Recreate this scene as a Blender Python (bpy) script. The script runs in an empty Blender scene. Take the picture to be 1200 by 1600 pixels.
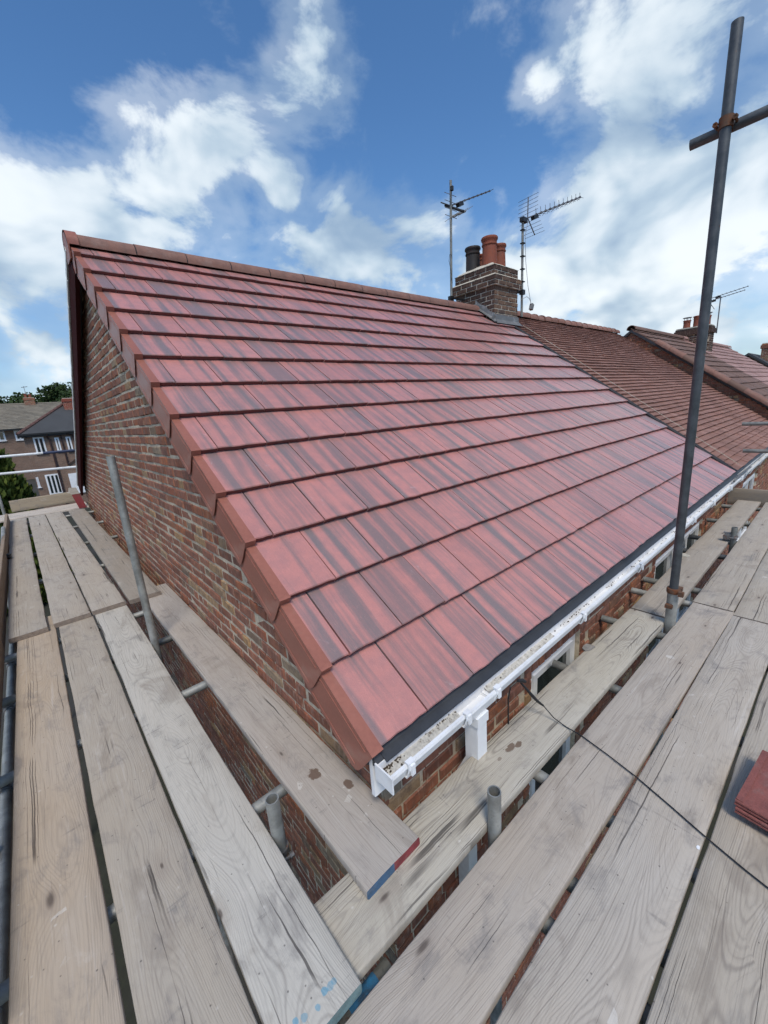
import bpy, bmesh, math, random
from mathutils import Vector, Matrix, noise as mnoise
random.seed(7)
sc = bpy.context.scene
COL = sc.collection
rad = math.radians

# ------------------------------------------------------------------ camera
cam = bpy.data.cameras.new('camera')
camo = bpy.data.objects.new('camera', cam)
COL.objects.link(camo)
cam.sensor_fit = 'HORIZONTAL'
cam.sensor_width = 36.0
cam.lens = 630.27 / 1200 * 36.0
cam.clip_start = 0.02
cam.clip_end = 2000
YAW, PIT, ROL = 0.70653, -0.24683, -0.075712
fw = Vector((math.cos(PIT) * math.sin(YAW), math.cos(PIT) * math.cos(YAW), math.sin(PIT)))
rt = Vector((math.cos(YAW), -math.sin(YAW), 0))
up = rt.cross(fw)
r2 = math.cos(ROL) * rt + math.sin(ROL) * up
u2 = -math.sin(ROL) * rt + math.cos(ROL) * up
CAM = Vector((-0.67079, -0.94959, 1.15350))
camo.matrix_world = Matrix(((r2.x, u2.x, -fw.x, CAM.x), (r2.y, u2.y, -fw.y, CAM.y), (r2.z, u2.z, -fw.z, CAM.z), (0, 0, 0, 1)))
sc.camera = camo

# ------------------------------------------------------------------ colour management
vs = sc.view_settings
vs.view_transform = 'Standard'
vs.look = 'None'
vs.exposure = 0.27
vs.gamma = 1.0
sc.cycles.max_bounces = 5
sc.cycles.diffuse_bounces = 3
sc.cycles.use_denoising = True
sc.cycles.use_adaptive_sampling = True
sc.cycles.adaptive_threshold = 0.03

# ------------------------------------------------------------------ world: Nishita sky with broken cloud
SUN_DIR = Vector((-0.30, -0.46, 0.84)).normalized()
SUN_EL = math.asin(SUN_DIR.z)
SUN_AZ = math.atan2(SUN_DIR.x, SUN_DIR.y)


class NT:
    """Small helper round a node tree."""
    def __init__(self, tree):
        self.t = tree
        self.n = tree.nodes
        self.l = tree.links

    def new(self, kind, **kw):
        nd = self.n.new(kind)
        for k, v in kw.items():
            setattr(nd, k, v)
        return nd

    def put(self, sock, v):
        if v is None:
            return
        if hasattr(v, 'links'):
            self.l.new(v, sock)
        elif isinstance(v, (tuple, list)) and sock.type == 'RGBA' and len(v) == 3:
            sock.default_value = (*v, 1)
        else:
            sock.default_value = v

    def math(self, op, a, b=None, c=None, clamp=False):
        nd = self.new('ShaderNodeMath', operation=op, use_clamp=clamp)
        self.put(nd.inputs[0], a)
        self.put(nd.inputs[1], b)
        self.put(nd.inputs[2], c)
        return nd.outputs[0]

    def vmath(self, op, a, b=None):
        nd = self.new('ShaderNodeVectorMath', operation=op)
        self.put(nd.inputs[0], a)
        self.put(nd.inputs[1], b)
        return nd.outputs['Value'] if op in ('DOT_PRODUCT', 'LENGTH', 'DISTANCE') else nd.outputs[0]

    def noise(self, vec, scale=5, detail=3, rough=0.5, dist=0, dim='3D', w=None):
        nd = self.new('ShaderNodeTexNoise', noise_dimensions=dim)
        if vec is not None:
            self.put(nd.inputs['Vector'], vec)
        if w is not None:
            self.put(nd.inputs['W'], w)
        nd.inputs['Scale'].default_value = scale
        nd.inputs['Detail'].default_value = detail
        nd.inputs['Roughness'].default_value = rough
        nd.inputs['Distortion'].default_value = dist
        return nd.outputs['Fac']

    def voro(self, vec, scale=5, feature='F1', rnd=1.0, dim='3D'):
        nd = self.new('ShaderNodeTexVoronoi', feature=feature, voronoi_dimensions=dim)
        self.put(nd.inputs['Vector'], vec)
        nd.inputs['Scale'].default_value = scale
        nd.inputs['Randomness'].default_value = rnd
        return nd

    def map(self, v, a, b, c=0.0, d=1.0, smooth=True):
        nd = self.new('ShaderNodeMapRange', interpolation_type='SMOOTHSTEP' if smooth else 'LINEAR')
        self.put(nd.inputs['Value'], v)
        for i, x in enumerate((a, b, c, d)):
            self.put(nd.inputs[1 + i], x)
        return nd.outputs[0]

    def ramp(self, fac, stops, mode='LINEAR'):
        nd = self.new('ShaderNodeValToRGB')
        cr = nd.color_ramp
        cr.interpolation = mode
        while len(cr.elements) < len(stops):
            cr.elements.new(0.5)
        for e, (p, c) in zip(cr.elements, stops):
            e.position = p
            e.color = (*c, 1)
        self.put(nd.inputs[0], fac)
        return nd.outputs[0]

    def mix(self, fac, a, b, blend='MIX'):
        nd = self.new('ShaderNodeMix', data_type='RGBA', blend_type=blend)
        self.put(nd.inputs[0], fac)
        self.put(nd.inputs[6], a)
        self.put(nd.inputs[7], b)
        return nd.outputs[2]

    def sep(self, v):
        nd = self.new('ShaderNodeSeparateXYZ')
        self.put(nd.inputs[0], v)
        return nd.outputs

    def comb(self, x=0.0, y=0.0, z=0.0):
        nd = self.new('ShaderNodeCombineXYZ')
        for i, v in enumerate((x, y, z)):
            self.put(nd.inputs[i], v)
        return nd.outputs[0]

    def bump(self, height, strength=0.3, dist=0.01, normal=None):
        nd = self.new('ShaderNodeBump')
        nd.inputs['Strength'].default_value = strength
        nd.inputs['Distance'].default_value = dist
        self.put(nd.inputs['Height'], height)
        self.put(nd.inputs['Normal'], normal)
        return nd.outputs[0]


world = bpy.data.worlds.new('World')
sc.world = world
world.use_nodes = True
W = NT(world.node_tree)
W.n.clear()
wout = W.new('ShaderNodeOutputWorld')
sky = W.new('ShaderNodeTexSky', sky_type='NISHITA', sun_disc=False)
sky.sun_elevation = SUN_EL
sky.sun_rotation = SUN_AZ
sky.altitude = 0
sky.air_density = 1.0
sky.dust_density = 0.2
sky.ozone_density = 4.0
bg_sky = W.new('ShaderNodeBackground')
bg_sky.inputs[1].default_value = 0.128
hs = W.new('ShaderNodeHueSaturation')
hs.inputs['Saturation'].default_value = 1.16
W.l.new(sky.outputs[0], hs.inputs['Color'])
W.l.new(hs.outputs[0], bg_sky.inputs[0])
world.cycles.sampling_method = 'MANUAL'
world.cycles.sample_map_resolution = 512
tc = W.new('ShaderNodeTexCoord')
D = W.vmath('NORMALIZE', tc.outputs['Generated'])
dx, dy, dz = W.sep(D)
# banks of cloud and clear gaps, as world directions: (direction, angular radius in radians, weight)
BANKS = [((0.08, 0.93, 0.355), 0.13, 0.30), ((0.226, 0.899, 0.374), 0.17, 0.30), ((0.03, 0.97, 0.26), 0.26, 0.34),
         ((-0.35, 0.88, 0.3), 0.35, 0.25), ((0.33, 0.83, 0.45), 0.10, 0.30), ((0.50, 0.665, 0.55), 0.085, 0.34), ((0.41, 0.75, 0.515), 0.065, 0.30), ((0.37, 0.795, 0.48), 0.07, 0.26), ((0.55, 0.66, 0.515), 0.05, 0.18), ((0.27, 0.84, 0.47), 0.08, 0.22),
         ((0.468, 0.77, 0.433), 0.042, 0.46), ((0.49, 0.81, 0.31), 0.12, 0.30), ((0.634, 0.673, 0.372), 0.10, 0.30), ((0.57, 0.74, 0.35), 0.08, 0.2),
         ((0.70, 0.66, 0.27), 0.14, 0.32), ((0.73, 0.60, 0.34), 0.05, 0.16), ((0.80, 0.30, 0.52), 0.12, 0.27), ((0.89, 0.19, 0.42), 0.20, 0.25),
         ((0.92, 0.27, 0.30), 0.13, 0.26), ((0.96, 0.1, 0.25), 0.3, 0.18), ((0.88, 0.38, 0.20), 0.13, 0.20), ((0.93, 0.31, 0.12), 0.2, 0.26),
         ((0.755, 0.43, 0.495), 0.035, 0.22), ((0.71, 0.53, 0.475), 0.035, 0.13), ((0.81, 0.53, 0.24), 0.08, 0.20),
         ((0.12, 0.83, 0.56), 0.20, -0.38), ((0.02, 0.86, 0.50), 0.14, -0.3), ((0.12, 0.885, 0.45), 0.05, -0.18), ((0.33, 0.73, 0.60), 0.12, -0.30), ((0.64, 0.53, 0.58), 0.15, -0.34), ((0.67, 0.58, 0.47), 0.09, -0.22), ((0.58, 0.68, 0.455), 0.07, -0.24),
         ((0.53, 0.765, 0.395), 0.035, -0.22), ((0.395, 0.83, 0.40), 0.05, -0.17), ((0.80, 0.42, 0.43), 0.07, -0.28), ((0.775, 0.5, 0.39), 0.06, -0.26), ((0.84, 0.44, 0.315), 0.045, -0.16)]
acc = None
for (bx_, by_, bz_), rr, wt in BANKS:
    d = Vector((bx_, by_, bz_)).normalized()
    dot = W.vmath('DOT_PRODUCT', D, tuple(d))
    g = W.map(dot, math.cos(rr * 1.45), math.cos(rr * 0.1), 0.0, wt * 0.92)
    acc = g if acc is None else W.math('ADD', acc, g)
Ds = W.vmath('MULTIPLY', D, (1.0, 1.0, 1.5))
warp = W.noise(Ds, 3.0, 1, 0.5)
Dw = W.vmath('ADD', Ds, W.comb(W.math('MULTIPLY', warp, 0.12), W.math('MULTIPLY', warp, -0.10), 0.0))
puff = W.noise(Dw, 6.0, 6, 0.60, 0.2)
puff = W.math('ADD', W.math('MULTIPLY', puff, 1.75), -0.375)
dens = W.math('ADD', puff, acc)
mask = W.math('MULTIPLY', W.map(dens, 0.60, 0.98), 0.95)
veil = W.map(dens, 0.34, 0.70, 0.0, 0.36)
mask = W.math('MAXIMUM', mask, veil)
mask = W.math('ADD', mask, W.map(dz, 0.30, 0.0, 0.0, 0.40), clamp=True)
# thickness: thin edges are bright, deep parts go grey underneath
lit = W.noise(W.vmath('ADD', Dw, (-0.035, 0.03, -0.05)), 6.0, 3, 0.50, 0.2)
edge = W.math('SUBTRACT', W.noise(Dw, 6.0, 3, 0.50, 0.2), lit)
broad = W.noise(Ds, 2.6, 2, 0.5)
sh = W.math('ADD', W.math('ADD', W.math('MULTIPLY', edge, 0.9), W.math('MULTIPLY', broad, 1.1)), W.math('MULTIPLY', puff, 0.30))
cl = W.ramp(W.map(sh, 0.30, 0.98), [(0.0, (0.27, 0.38, 0.52)), (0.45, (0.46, 0.57, 0.67)), (1.0, (0.78, 0.84, 0.88))])
bg_cl = W.new('ShaderNodeBackground')
W.put(bg_cl.inputs[0], cl)
bg_cl.inputs[1].default_value = 1.0
mixs = W.new('ShaderNodeMixShader')
W.put(mixs.inputs[0], mask)
W.l.new(bg_sky.outputs[0], mixs.inputs[1])
W.l.new(bg_cl.outputs[0], mixs.inputs[2])
W.l.new(mixs.outputs[0], wout.inputs[0])

# ------------------------------------------------------------------ sun behind thin cloud
sl = bpy.data.lights.new('sun', 'SUN')
sl.energy = 2.4
sl.angle = rad(18)
sl.color = (1.0, 0.94, 0.85)
slo = bpy.data.objects.new('sun', sl)
COL.objects.link(slo)
slo.rotation_euler = (-SUN_DIR).to_track_quat('-Z', 'Y').to_euler()


# ------------------------------------------------------------------ mesh helpers
class MB:
    def __init__(self):
        self.v = []
        self.f = []
        self.m = []

    def add(self, vs_, fs_, mi=0):
        o = len(self.v)
        self.v += [tuple(x) for x in vs_]
        self.f += [tuple(o + i for i in f) for f in fs_]
        self.m += [mi] * len(fs_)
        return self

    def box(self, a, b, mi=0, mat=None):
        x0, y0, z0 = a
        x1, y1, z1 = b
        vs_ = [Vector(p) for p in ((x0, y0, z0), (x1, y0, z0), (x1, y1, z0), (x0, y1, z0), (x0, y0, z1), (x1, y0, z1), (x1, y1, z1), (x0, y1, z1))]
        if mat is not None:
            vs_ = [mat @ p for p in vs_]
        return self.add(vs_, [(0, 3, 2, 1), (4, 5, 6, 7), (0, 1, 5, 4), (1, 2, 6, 5), (2, 3, 7, 6), (3, 0, 4, 7)], mi)

    def prism(self, pts, off, mi=0):
        """polygon pts (3D) extruded by the vector off"""
        n = len(pts)
        a = [Vector(p) for p in pts]
        b = [p + Vector(off) for p in a]
        fs_ = [tuple(range(n))[::-1], tuple(range(n, 2 * n))]
        for i in range(n):
            j = (i + 1) % n
            fs_.append((i, j, n + j, n + i))
        return self.add(a + b, fs_, mi)

    def tube(self, p0, p1, r, n=14, hollow=0.0, mi=0, r1=None, cap=True):
        p0 = Vector(p0)
        p1 = Vector(p1)
        r1 = r if r1 is None else r1
        ax = (p1 - p0).normalized()
        s = ax.orthogonal().normalized()
        t = ax.cross(s)
        ring = lambda p, q: [p + (s * math.cos(2 * math.pi * i / n) + t * math.sin(2 * math.pi * i / n)) * q for i in range(n)]
        if hollow:
            ri = r - hollow
            dp = min(0.25, (p1 - p0).length * 0.45)
            rings = [ring(p0 + ax * dp, ri), ring(p0, ri), ring(p0, r), ring(p1, r1), ring(p1, r1 - hollow), ring(p1 - ax * dp, r1 - hollow)]
        else:
            rings = [ring(p0, r), ring(p1, r1)]
        vs_ = [v for rg in rings for v in rg]
        fs_ = []
        for k in range(len(rings) - 1):
            for i in range(n):
                j = (i + 1) % n
                fs_.append((k * n + i, k * n + j, (k + 1) * n + j, (k + 1) * n + i))
        if cap or hollow:
            fs_.append(tuple(range(n))[::-1])
            fs_.append(tuple((len(rings) - 1) * n + i for i in range(n)))
        return self.add(vs_, fs_, mi)

    def path(self, pts, r, n=6, mi=0):
        pts = [Vector(p) for p in pts]
        vs_, fs_ = [], []
        for k, p in enumerate(pts):
            ax = (pts[min(k + 1, len(pts) - 1)] - pts[max(k - 1, 0)]).normalized()
            s = ax.cross(Vector((0.13, 0.21, 0.97))).normalized()
            t = ax.cross(s)
            rr = r[k] if isinstance(r, (list, tuple)) else r
            vs_ += [p + (s * math.cos(2 * math.pi * i / n) + t * math.sin(2 * math.pi * i / n)) * rr for i in range(n)]
        for k in range(len(pts) - 1):
            for i in range(n):
                j = (i + 1) % n
                fs_.append((k * n + i, k * n + j, (k + 1) * n + j, (k + 1) * n + i))
        fs_ += [tuple(range(n))[::-1], tuple((len(pts) - 1) * n + i for i in range(n))]
        return self.add(vs_, fs_, mi)

    def lathe(self, c, prof, n=20, mi=0):
        c = Vector(c)
        vs_, fs_ = [], []
        for (r, z) in prof:
            vs_ += [c + Vector((r * math.cos(2 * math.pi * i / n), r * math.sin(2 * math.pi * i / n), z)) for i in range(n)]
        for k in range(len(prof) - 1):
            for i in range(n):
                j = (i + 1) % n
                fs_.append((k * n + i, k * n + j, (k + 1) * n + j, (k + 1) * n + i))
        fs_ += [tuple(range(n))[::-1], tuple((len(prof) - 1) * n + i for i in range(n))]
        return self.add(vs_, fs_, mi)

    def mesh(self, name, mats, smooth=False):
        me = bpy.data.meshes.new(name)
        me.from_pydata(self.v, [], self.f)
        for m in (mats if isinstance(mats, (list, tuple)) else [mats]):
            me.materials.append(m)
        me.polygons.foreach_set('material_index', self.m)
        me.update()
        if smooth:
            for p in me.polygons:
                p.use_smooth = True
            me.set_sharp_from_angle(angle=rad(42))
        return me


def obj(name, me, parent=None, loc=None):
    o = bpy.data.objects.new(name, me)
    COL.objects.link(o)
    if parent is not None:
        o.parent = parent
        if loc is None:
            loc = -parent.location if parent.type == 'EMPTY' else Vector((0, 0, 0))
    if loc is not None:
        o.location = loc
    return o


def part(name, mb, mats, parent, smooth=False):
    return obj(name, mb.mesh(name, mats, smooth), parent)


def tag(o, label=None, cat=None, group=None, kind=None):
    if label:
        o['label'] = label
    if cat:
        o['category'] = cat
    if group:
        o['group'] = group
    if kind:
        o['kind'] = kind
    return o


def thing(name, loc, label, cat, group=None):
    o = bpy.data.objects.new(name, None)
    o.empty_display_size = 0.2
    COL.objects.link(o)
    o.location = loc
    return tag(o, label, cat, group)


# ------------------------------------------------------------------ materials
def mat_new(name):
    m = bpy.data.materials.new(name)
    m.use_nodes = True
    t = NT(m.node_tree)
    b = m.node_tree.nodes['Principled BSDF']
    return m, t, b


def M_plain(name, col, rough=0.6, metal=0.0, var=0.25, scale=6.0, spec=0.5, bump=0.0, dirt=None, dirt_amt=0.5):
    m, t, b = mat_new(name)
    c = t.new('ShaderNodeTexCoord').outputs['Object']
    n1 = t.noise(c, scale, 5, 0.6)
    n2 = t.noise(c, scale * 9, 3, 0.6)
    f = t.math('ADD', t.math('MULTIPLY', n1, 0.65), t.math('MULTIPLY', n2, 0.35))
    lo = tuple(x * (1 - var) for x in col)
    hi = tuple(min(1, x * (1 + var)) for x in col)
    out = t.ramp(f, [(0.3, lo), (0.7, hi)])
    if dirt:
        out = t.mix(t.map(t.noise(c, scale * 0.7, 6, 0.65), 0.52, 0.7, 0, dirt_amt), out, dirt)
    t.put(b.inputs['Base Color'], out)
    t.put(b.inputs['Roughness'], t.map(n1, 0.3, 0.7, rough * 0.85, min(1, rough * 1.15)))
    b.inputs['Metallic'].default_value = metal
    b.inputs['Specular IOR Level'].default_value = spec
    if bump:
        t.put(b.inputs['Normal'], t.bump(n2, bump, 0.004))
    return m


def M_rooftile(name, pink, grey, mauve, streak=True):
    """through-coloured concrete tile: pinkish red with grey streaks run down the slope"""
    m, t, b = mat_new(name)
    c = t.new('ShaderNodeTexCoord').outputs['Object']
    r = t.new('ShaderNodeObjectInfo').outputs['Random']
    off = t.comb(t.math('MULTIPLY', r, 91.7), t.math('MULTIPLY', r, 43.1), t.math('MULTIPLY', r, 17.3))
    co = t.vmath('ADD', c, off)
    warp = t.noise(t.vmath('MULTIPLY', co, (3, 3, 3)), 1.0, 2, 0.5)
    cw = t.vmath('ADD', co, t.comb(t.math('MULTIPLY', t.math('SUBTRACT', warp, 0.5), 0.03), 0.0, 0.0))
    s1 = t.noise(t.vmath('MULTIPLY', cw, (14.0, 0.75, 0.0)), 1.0, 1.0, 0.40)
    s2 = t.noise(t.vmath('MULTIPLY', cw, (48, 1.0, 0.0)), 1.0, 2.0, 0.55)
    s3 = t.noise(t.vmath('MULTIPLY', co, (150, 30, 60)), 1.0, 4.0, 0.7)
    bias = t.math('MULTIPLY', t.math('SUBTRACT', t.noise(None, 1.0, 0, 0.5, dim='1D', w=t.math('MULTIPLY', r, 777.0)), 0.5), 0.10)
    s = t.math('ADD', t.math('ADD', t.math('MULTIPLY', s1, 0.70), t.math('MULTIPLY', s2, 0.34)), bias)
    s = t.math('ADD', s, t.math('MULTIPLY', t.math('SUBTRACT', s3, 0.5), 0.07))
    k = t.map(s, 0.43, 0.64)
    col = t.mix(t.map(t.noise(co, 14, 4, 0.6), 0.35, 0.7), pink, mauve)
    col = t.mix(t.math('MULTIPLY', k, t.map(s3, 0.25, 0.75, 0.72, 1.0)), col, grey)
    tone = t.noise(None, 1.0, 0, 0.5, dim='1D', w=t.math('MULTIPLY', r, 391.0))
    col = t.mix(t.map(tone, 0.3, 0.7, 0.0, 0.26), col, tuple(x * 0.62 for x in pink))
    col = t.mix(t.map(s3, 0.50, 0.75, 0.0, 0.30), col, tuple(min(1, x * 1.4) for x in pink))
    grit = t.noise(co, 420, 2, 0.6)
    col = t.mix(t.map(grit, 0.52, 0.70, 0.0, 0.30), col, (0.10, 0.055, 0.05))
    # pale scuffs and bloom
    sc1 = t.noise(t.vmath('MULTIPLY', co, (1.0, 1.0, 1.0)), 7.0, 8, 0.72, 1.2)
    col = t.mix(t.map(sc1, 0.62, 0.76, 0.0, 0.6), col, (0.54, 0.44, 0.44))
    t.put(b.inputs['Base Color'], col)
    t.put(b.inputs['Roughness'], t.map(s3, 0.3, 0.7, 0.28, 0.46))
    b.inputs['Specular IOR Level'].default_value = 0.7
    b.inputs['Coat Weight'].default_value = 0.25
    b.inputs['Coat Roughness'].default_value = 0.30
    t.put(b.inputs['Normal'], t.bump(s3, 0.45, 0.002, t.bump(sc1, 0.15, 0.004)))
    return m


def M_brick(name, stops, dark=1.0):
    m, t, b = mat_new(name)
    c = t.new('ShaderNodeTexCoord').outputs['Object']
    oi = t.new('ShaderNodeObjectInfo')
    geo = t.new('ShaderNodeNewGeometry')
    r = t.math('FRACT', t.math('ADD', t.math('MULTIPLY', oi.outputs['Random'], 7.13), t.math('MULTIPLY', geo.outputs['Random Per Island'], 5.77)))
    co = t.vmath('ADD', c, t.comb(t.math('MULTIPLY', r, 31.0), t.math('MULTIPLY', r, 17.0), t.math('MULTIPLY', r, 9.0)))
    base = t.ramp(r, [(p, tuple(x * dark for x in cc)) for p, cc in stops])
    n1 = t.noise(co, 22, 6, 0.65)
    n2 = t.noise(t.vmath('MULTIPLY', co, (60, 60, 9)), 1.0, 3, 0.6)
    n3 = t.noise(co, 160, 2, 0.6)
    col = t.mix(t.map(n1, 0.3, 0.75, 0.0, 0.75), base, tuple(x * dark for x in (0.085, 0.055, 0.045)), 'MIX')
    col = t.mix(t.map(n2, 0.52, 0.72, 0.0, 0.38), col, tuple(x * dark for x in (0.38, 0.29, 0.23)))
    col = t.mix(t.map(n3, 0.55, 0.75, 0.0, 0.4), col, tuple(x * dark for x in (0.07, 0.045, 0.04)))
    # mortar smear
    col = t.mix(t.map(t.noise(co, 6, 7, 0.7), 0.62, 0.76, 0.0, 0.6), col, (0.40, 0.36, 0.30))
    t.put(b.inputs['Base Color'], col)
    b.inputs['Roughness'].default_value = 0.9
    b.inputs['Specular IOR Level'].default_value = 0.25
    t.put(b.inputs['Normal'], t.bump(n2, 0.35, 0.004, t.bump(n1, 0.5, 0.006)))
    return m


def M_wood(name, light=(0.50, 0.452, 0.405), dark=(0.195, 0.165, 0.140), warm=(0.47, 0.37, 0.27), warmth=0.25, stains=(), spots=(), grain=1.0):
    """weathered softwood board: x is the length; growth rings cut flat, knots, checks and dirt"""
    m, t, b = mat_new(name)
    c0 = t.new('ShaderNodeTexCoord').outputs['Object']
    r = t.new('ShaderNodeObjectInfo').outputs['Random']
    c = t.vmath('ADD', c0, t.comb(t.math('MULTIPLY', r, 57.0), 0.0, t.math('MULTIPLY', r, 13.0)))
    x, y, z = t.sep(c)
    xr = t.comb(x, t.math('MULTIPLY', r, 40.0), 0.0)
    # knots
    kc = t.vmath('MULTIPLY', t.vmath('ADD', c, t.comb(0.0, t.math('MULTIPLY', r, 9.0), 0.0)), (2.1, 5.4, 0.0))
    kv = t.voro(kc, 1.0, 'F1', 1.0, '2D')
    kd = kv.outputs['Distance']
    pull = t.map(kd, 0.55, 0.0, 0.0, 1.0)
    # rings
    y0 = t.math('MULTIPLY', t.math('SUBTRACT', t.noise(xr, 0.55, 1.0, 0.4), 0.5), 0.30)
    dep = t.math('ADD', 0.004, t.math('MULTIPLY', t.map(t.noise(t.vmath('ADD', xr, (9, 3, 0)), 0.75, 2.0, 0.45), 0.25, 0.75, 0.0, 1.0, False), 0.13))
    wob = t.math('MULTIPLY', t.math('SUBTRACT', t.noise(t.vmath('MULTIPLY', c, (2.2, 14, 3)), 1.0, 3.0, 0.55), 0.5), 0.014)
    dyv = t.math('ADD', t.math('SUBTRACT', y, y0), wob)
    rr = t.math('SQRT', t.math('ADD', t.math('MULTIPLY', dyv, dyv), t.math('MULTIPLY', dep, dep)))
    rr = t.math('ADD', rr, t.math('MULTIPLY', t.math('MULTIPLY', t.math('MULTIPLY', pull, pull), t.sep(kv.outputs['Color'])[0]), 0.024))
    ph = t.math('MULTIPLY', rr, t.math('ADD', 1250.0, t.math('MULTIPLY', t.noise(xr, 0.35, 1.0, 0.5), 400.0)))
    ph = t.math('ADD', ph, t.math('MULTIPLY', t.noise(t.vmath('MULTIPLY', c, (5, 40, 3)), 1.0, 2.0, 0.6), 5.0))
    ring = t.math('ADD', t.math('MULTIPLY', t.math('SINE', ph), 0.5), 0.5)
    ring = t.math('POWER', ring, 1.7)
    amp = t.map(t.noise(None, 1.0, 2.0, 0.6, dim='1D', w=t.math('ADD', t.math('MULTIPLY', ph, 0.11), t.math('MULTIPLY', r, 90.0))), 0.35, 0.68, 0.12, 1.25, False)
    ring = t.math('MULTIPLY', ring, amp)
    rmask = t.map(t.noise(t.vmath('MULTIPLY', c, (1.2, 7, 1)), 1.0, 3, 0.5), 0.30, 0.62, 0.15, 1.0)
    fib = t.noise(t.vmath('MULTIPLY', c, (7, 260, 60)), 1.0, 4.0, 0.65)
    fib2 = t.noise(t.vmath('MULTIPLY', c, (2.0, 55, 20)), 1.0, 4.0, 0.6)
    big = t.noise(t.vmath('MULTIPLY', c, (1.3, 3.2, 1)), 1.0, 5.0, 0.6)
    blot = t.noise(t.vmath('MULTIPLY', c, (5, 9, 1)), 1.0, 7.0, 0.68, 0.4)
    tint = t.new('ShaderNodeObjectInfo').outputs['Color']
    col = t.mix(t.map(big, 0.35, 0.68, 0.0, warmth), light, warm)
    col = t.mix(1.0, col, tint, 'MULTIPLY')
    col = t.mix(1.0, col, (0.86, 0.865, 0.835), 'MULTIPLY')
    col = t.mix(t.math('MULTIPLY', t.math('MULTIPLY', ring, rmask), 0.31 * grain), col, dark)
    col = t.mix(t.map(fib, 0.50, 0.75, 0.0, 0.42), col, dark)
    col = t.mix(t.map(fib2, 0.55, 0.80, 0.0, 0.35), col, tuple(q * 0.8 for q in dark))
    col = t.mix(t.map(fib2, 0.42, 0.22, 0.0, 0.30), col, (0.61, 0.57, 0.53))
    col = t.mix(t.map(blot, 0.52, 0.72, 0.0, 0.60), col, (0.185, 0.172, 0.165))
    col = t.mix(t.map(blot, 0.42, 0.28, 0.0, 0.28), col, (0.59, 0.54, 0.485))
    # scuffs across the grain
    scf = t.noise(t.vmath('MULTIPLY', c, (38, 5, 1)), 1.0, 5.0, 0.6, 0.8)
    col = t.mix(t.math('MULTIPLY', t.map(scf, 0.60, 0.74, 0.0, 0.55), t.map(blot, 0.45, 0.6)), col, (0.12, 0.115, 0.115))
    # boot dirt, and pale mortar splashes in patches
    mud = t.noise(t.vmath('MULTIPLY', c, (2.6, 4.2, 1)), 1.0, 6.0, 0.62, 0.9)
    col = t.mix(t.map(mud, 0.55, 0.70, 0.0, 0.42), col, (0.20, 0.165, 0.135))
    spl = t.voro(t.vmath('ADD', t.vmath('MULTIPLY', c, (1, 1, 0)), t.comb(t.math('MULTIPLY', fib2, 0.01), 0.0, 0.0)), 38, 'F1', 1.0, '2D')
    sp2 = t.math('MULTIPLY', t.map(spl.outputs['Distance'], t.math('MULTIPLY', t.sep(spl.outputs['Color'])[1], 0.32), 0.02, 0.0, 0.5), t.math('GREATER_THAN', t.sep(spl.outputs['Color'])[0], 0.93))
    col = t.mix(t.math('MULTIPLY', sp2, t.map(mud, 0.48, 0.40)), col, (0.64, 0.61, 0.56))
    # knot eyes: only some cells carry one
    sel = t.math('GREATER_THAN', t.sep(kv.outputs['Color'])[0], 0.68)
    kw = t.math('ADD', kd, t.math('MULTIPLY', t.math('SUBTRACT', fib2, 0.5), 0.06))
    eye = t.math('MULTIPLY', t.map(kw, t.math('ADD', 0.03, t.math('MULTIPLY', t.sep(kv.outputs['Color'])[1], 0.06)), 0.012), sel)
    halo = t.math('MULTIPLY', t.map(kw, 0.20, 0.03, 0.0, 0.35), sel)
    col = t.mix(halo, col, (0.26, 0.21, 0.17))
    col = t.mix(t.math('MULTIPLY', eye, 0.8), col, (0.085, 0.065, 0.055))
    # drying checks: long thin lines that follow the grain
    cy = t.math('ADD', y, t.math('MULTIPLY', t.noise(xr, 2.5, 4.0, 0.6), 0.03))
    ck = t.math('ABSOLUTE', t.math('SUBTRACT', t.noise(t.comb(t.math('MULTIPLY', x, 0.10), t.math('MULTIPLY', cy, 24.0), t.math('MULTIPLY', r, 50.0)), 1.0, 1.0, 0.5), 0.5))
    ckm = t.map(t.noise(t.vmath('MULTIPLY', c, (1.6, 9, 0)), 1.0, 2.0, 0.5), 0.50, 0.60)
    crack = t.math('MULTIPLY', t.map(ck, 0.011, 0.004), ckm)
    col = t.mix(t.math('MULTIPLY', crack, 0.75), col, (0.03, 0.025, 0.025))
    # nail heads and specks
    sp = t.voro(t.vmath('MULTIPLY', c, (1, 1, 0)), 26, 'F1', 1.0, '2D')
    spk = t.math('MULTIPLY', t.map(t.math('ADD', sp.outputs['Distance'], t.math('MULTIPLY', fib2, 0.1)), 0.14, 0.07), t.math('GREATER_THAN', t.sep(sp.outputs['Color'])[1], 0.90))
    col = t.mix(t.math('MULTIPLY', spk, 0.65), col, (0.05, 0.045, 0.045))
    x0, y0_, z0 = t.sep(c0)
    for (sx, sy, srx, sry, scol, amt) in stains:
        q = t.vmath('LENGTH', t.comb(t.math('DIVIDE', t.math('SUBTRACT', x0, sx), srx), t.math('DIVIDE', t.math('SUBTRACT', y0_, sy), sry), 0.0))
        q = t.math('ADD', q, t.math('MULTIPLY', t.math('SUBTRACT', t.noise(c0, 45, 4, 0.6), 0.5), 1.5))
        col = t.mix(t.map(q, 1.05, 0.80, 0.0, amt), col, scol)
    t.put(b.inputs['Base Color'], col)
    b.inputs['Roughness'].default_value = 0.82
    b.inputs['Specular IOR Level'].default_value = 0.25
    hgt = t.math('SUBTRACT', t.math('ADD', t.math('MULTIPLY', t.math('SUBTRACT', 1.0, ring), 0.5), t.math('MULTIPLY', fib, 0.6)), t.math('MULTIPLY', crack, 3.0))
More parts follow.
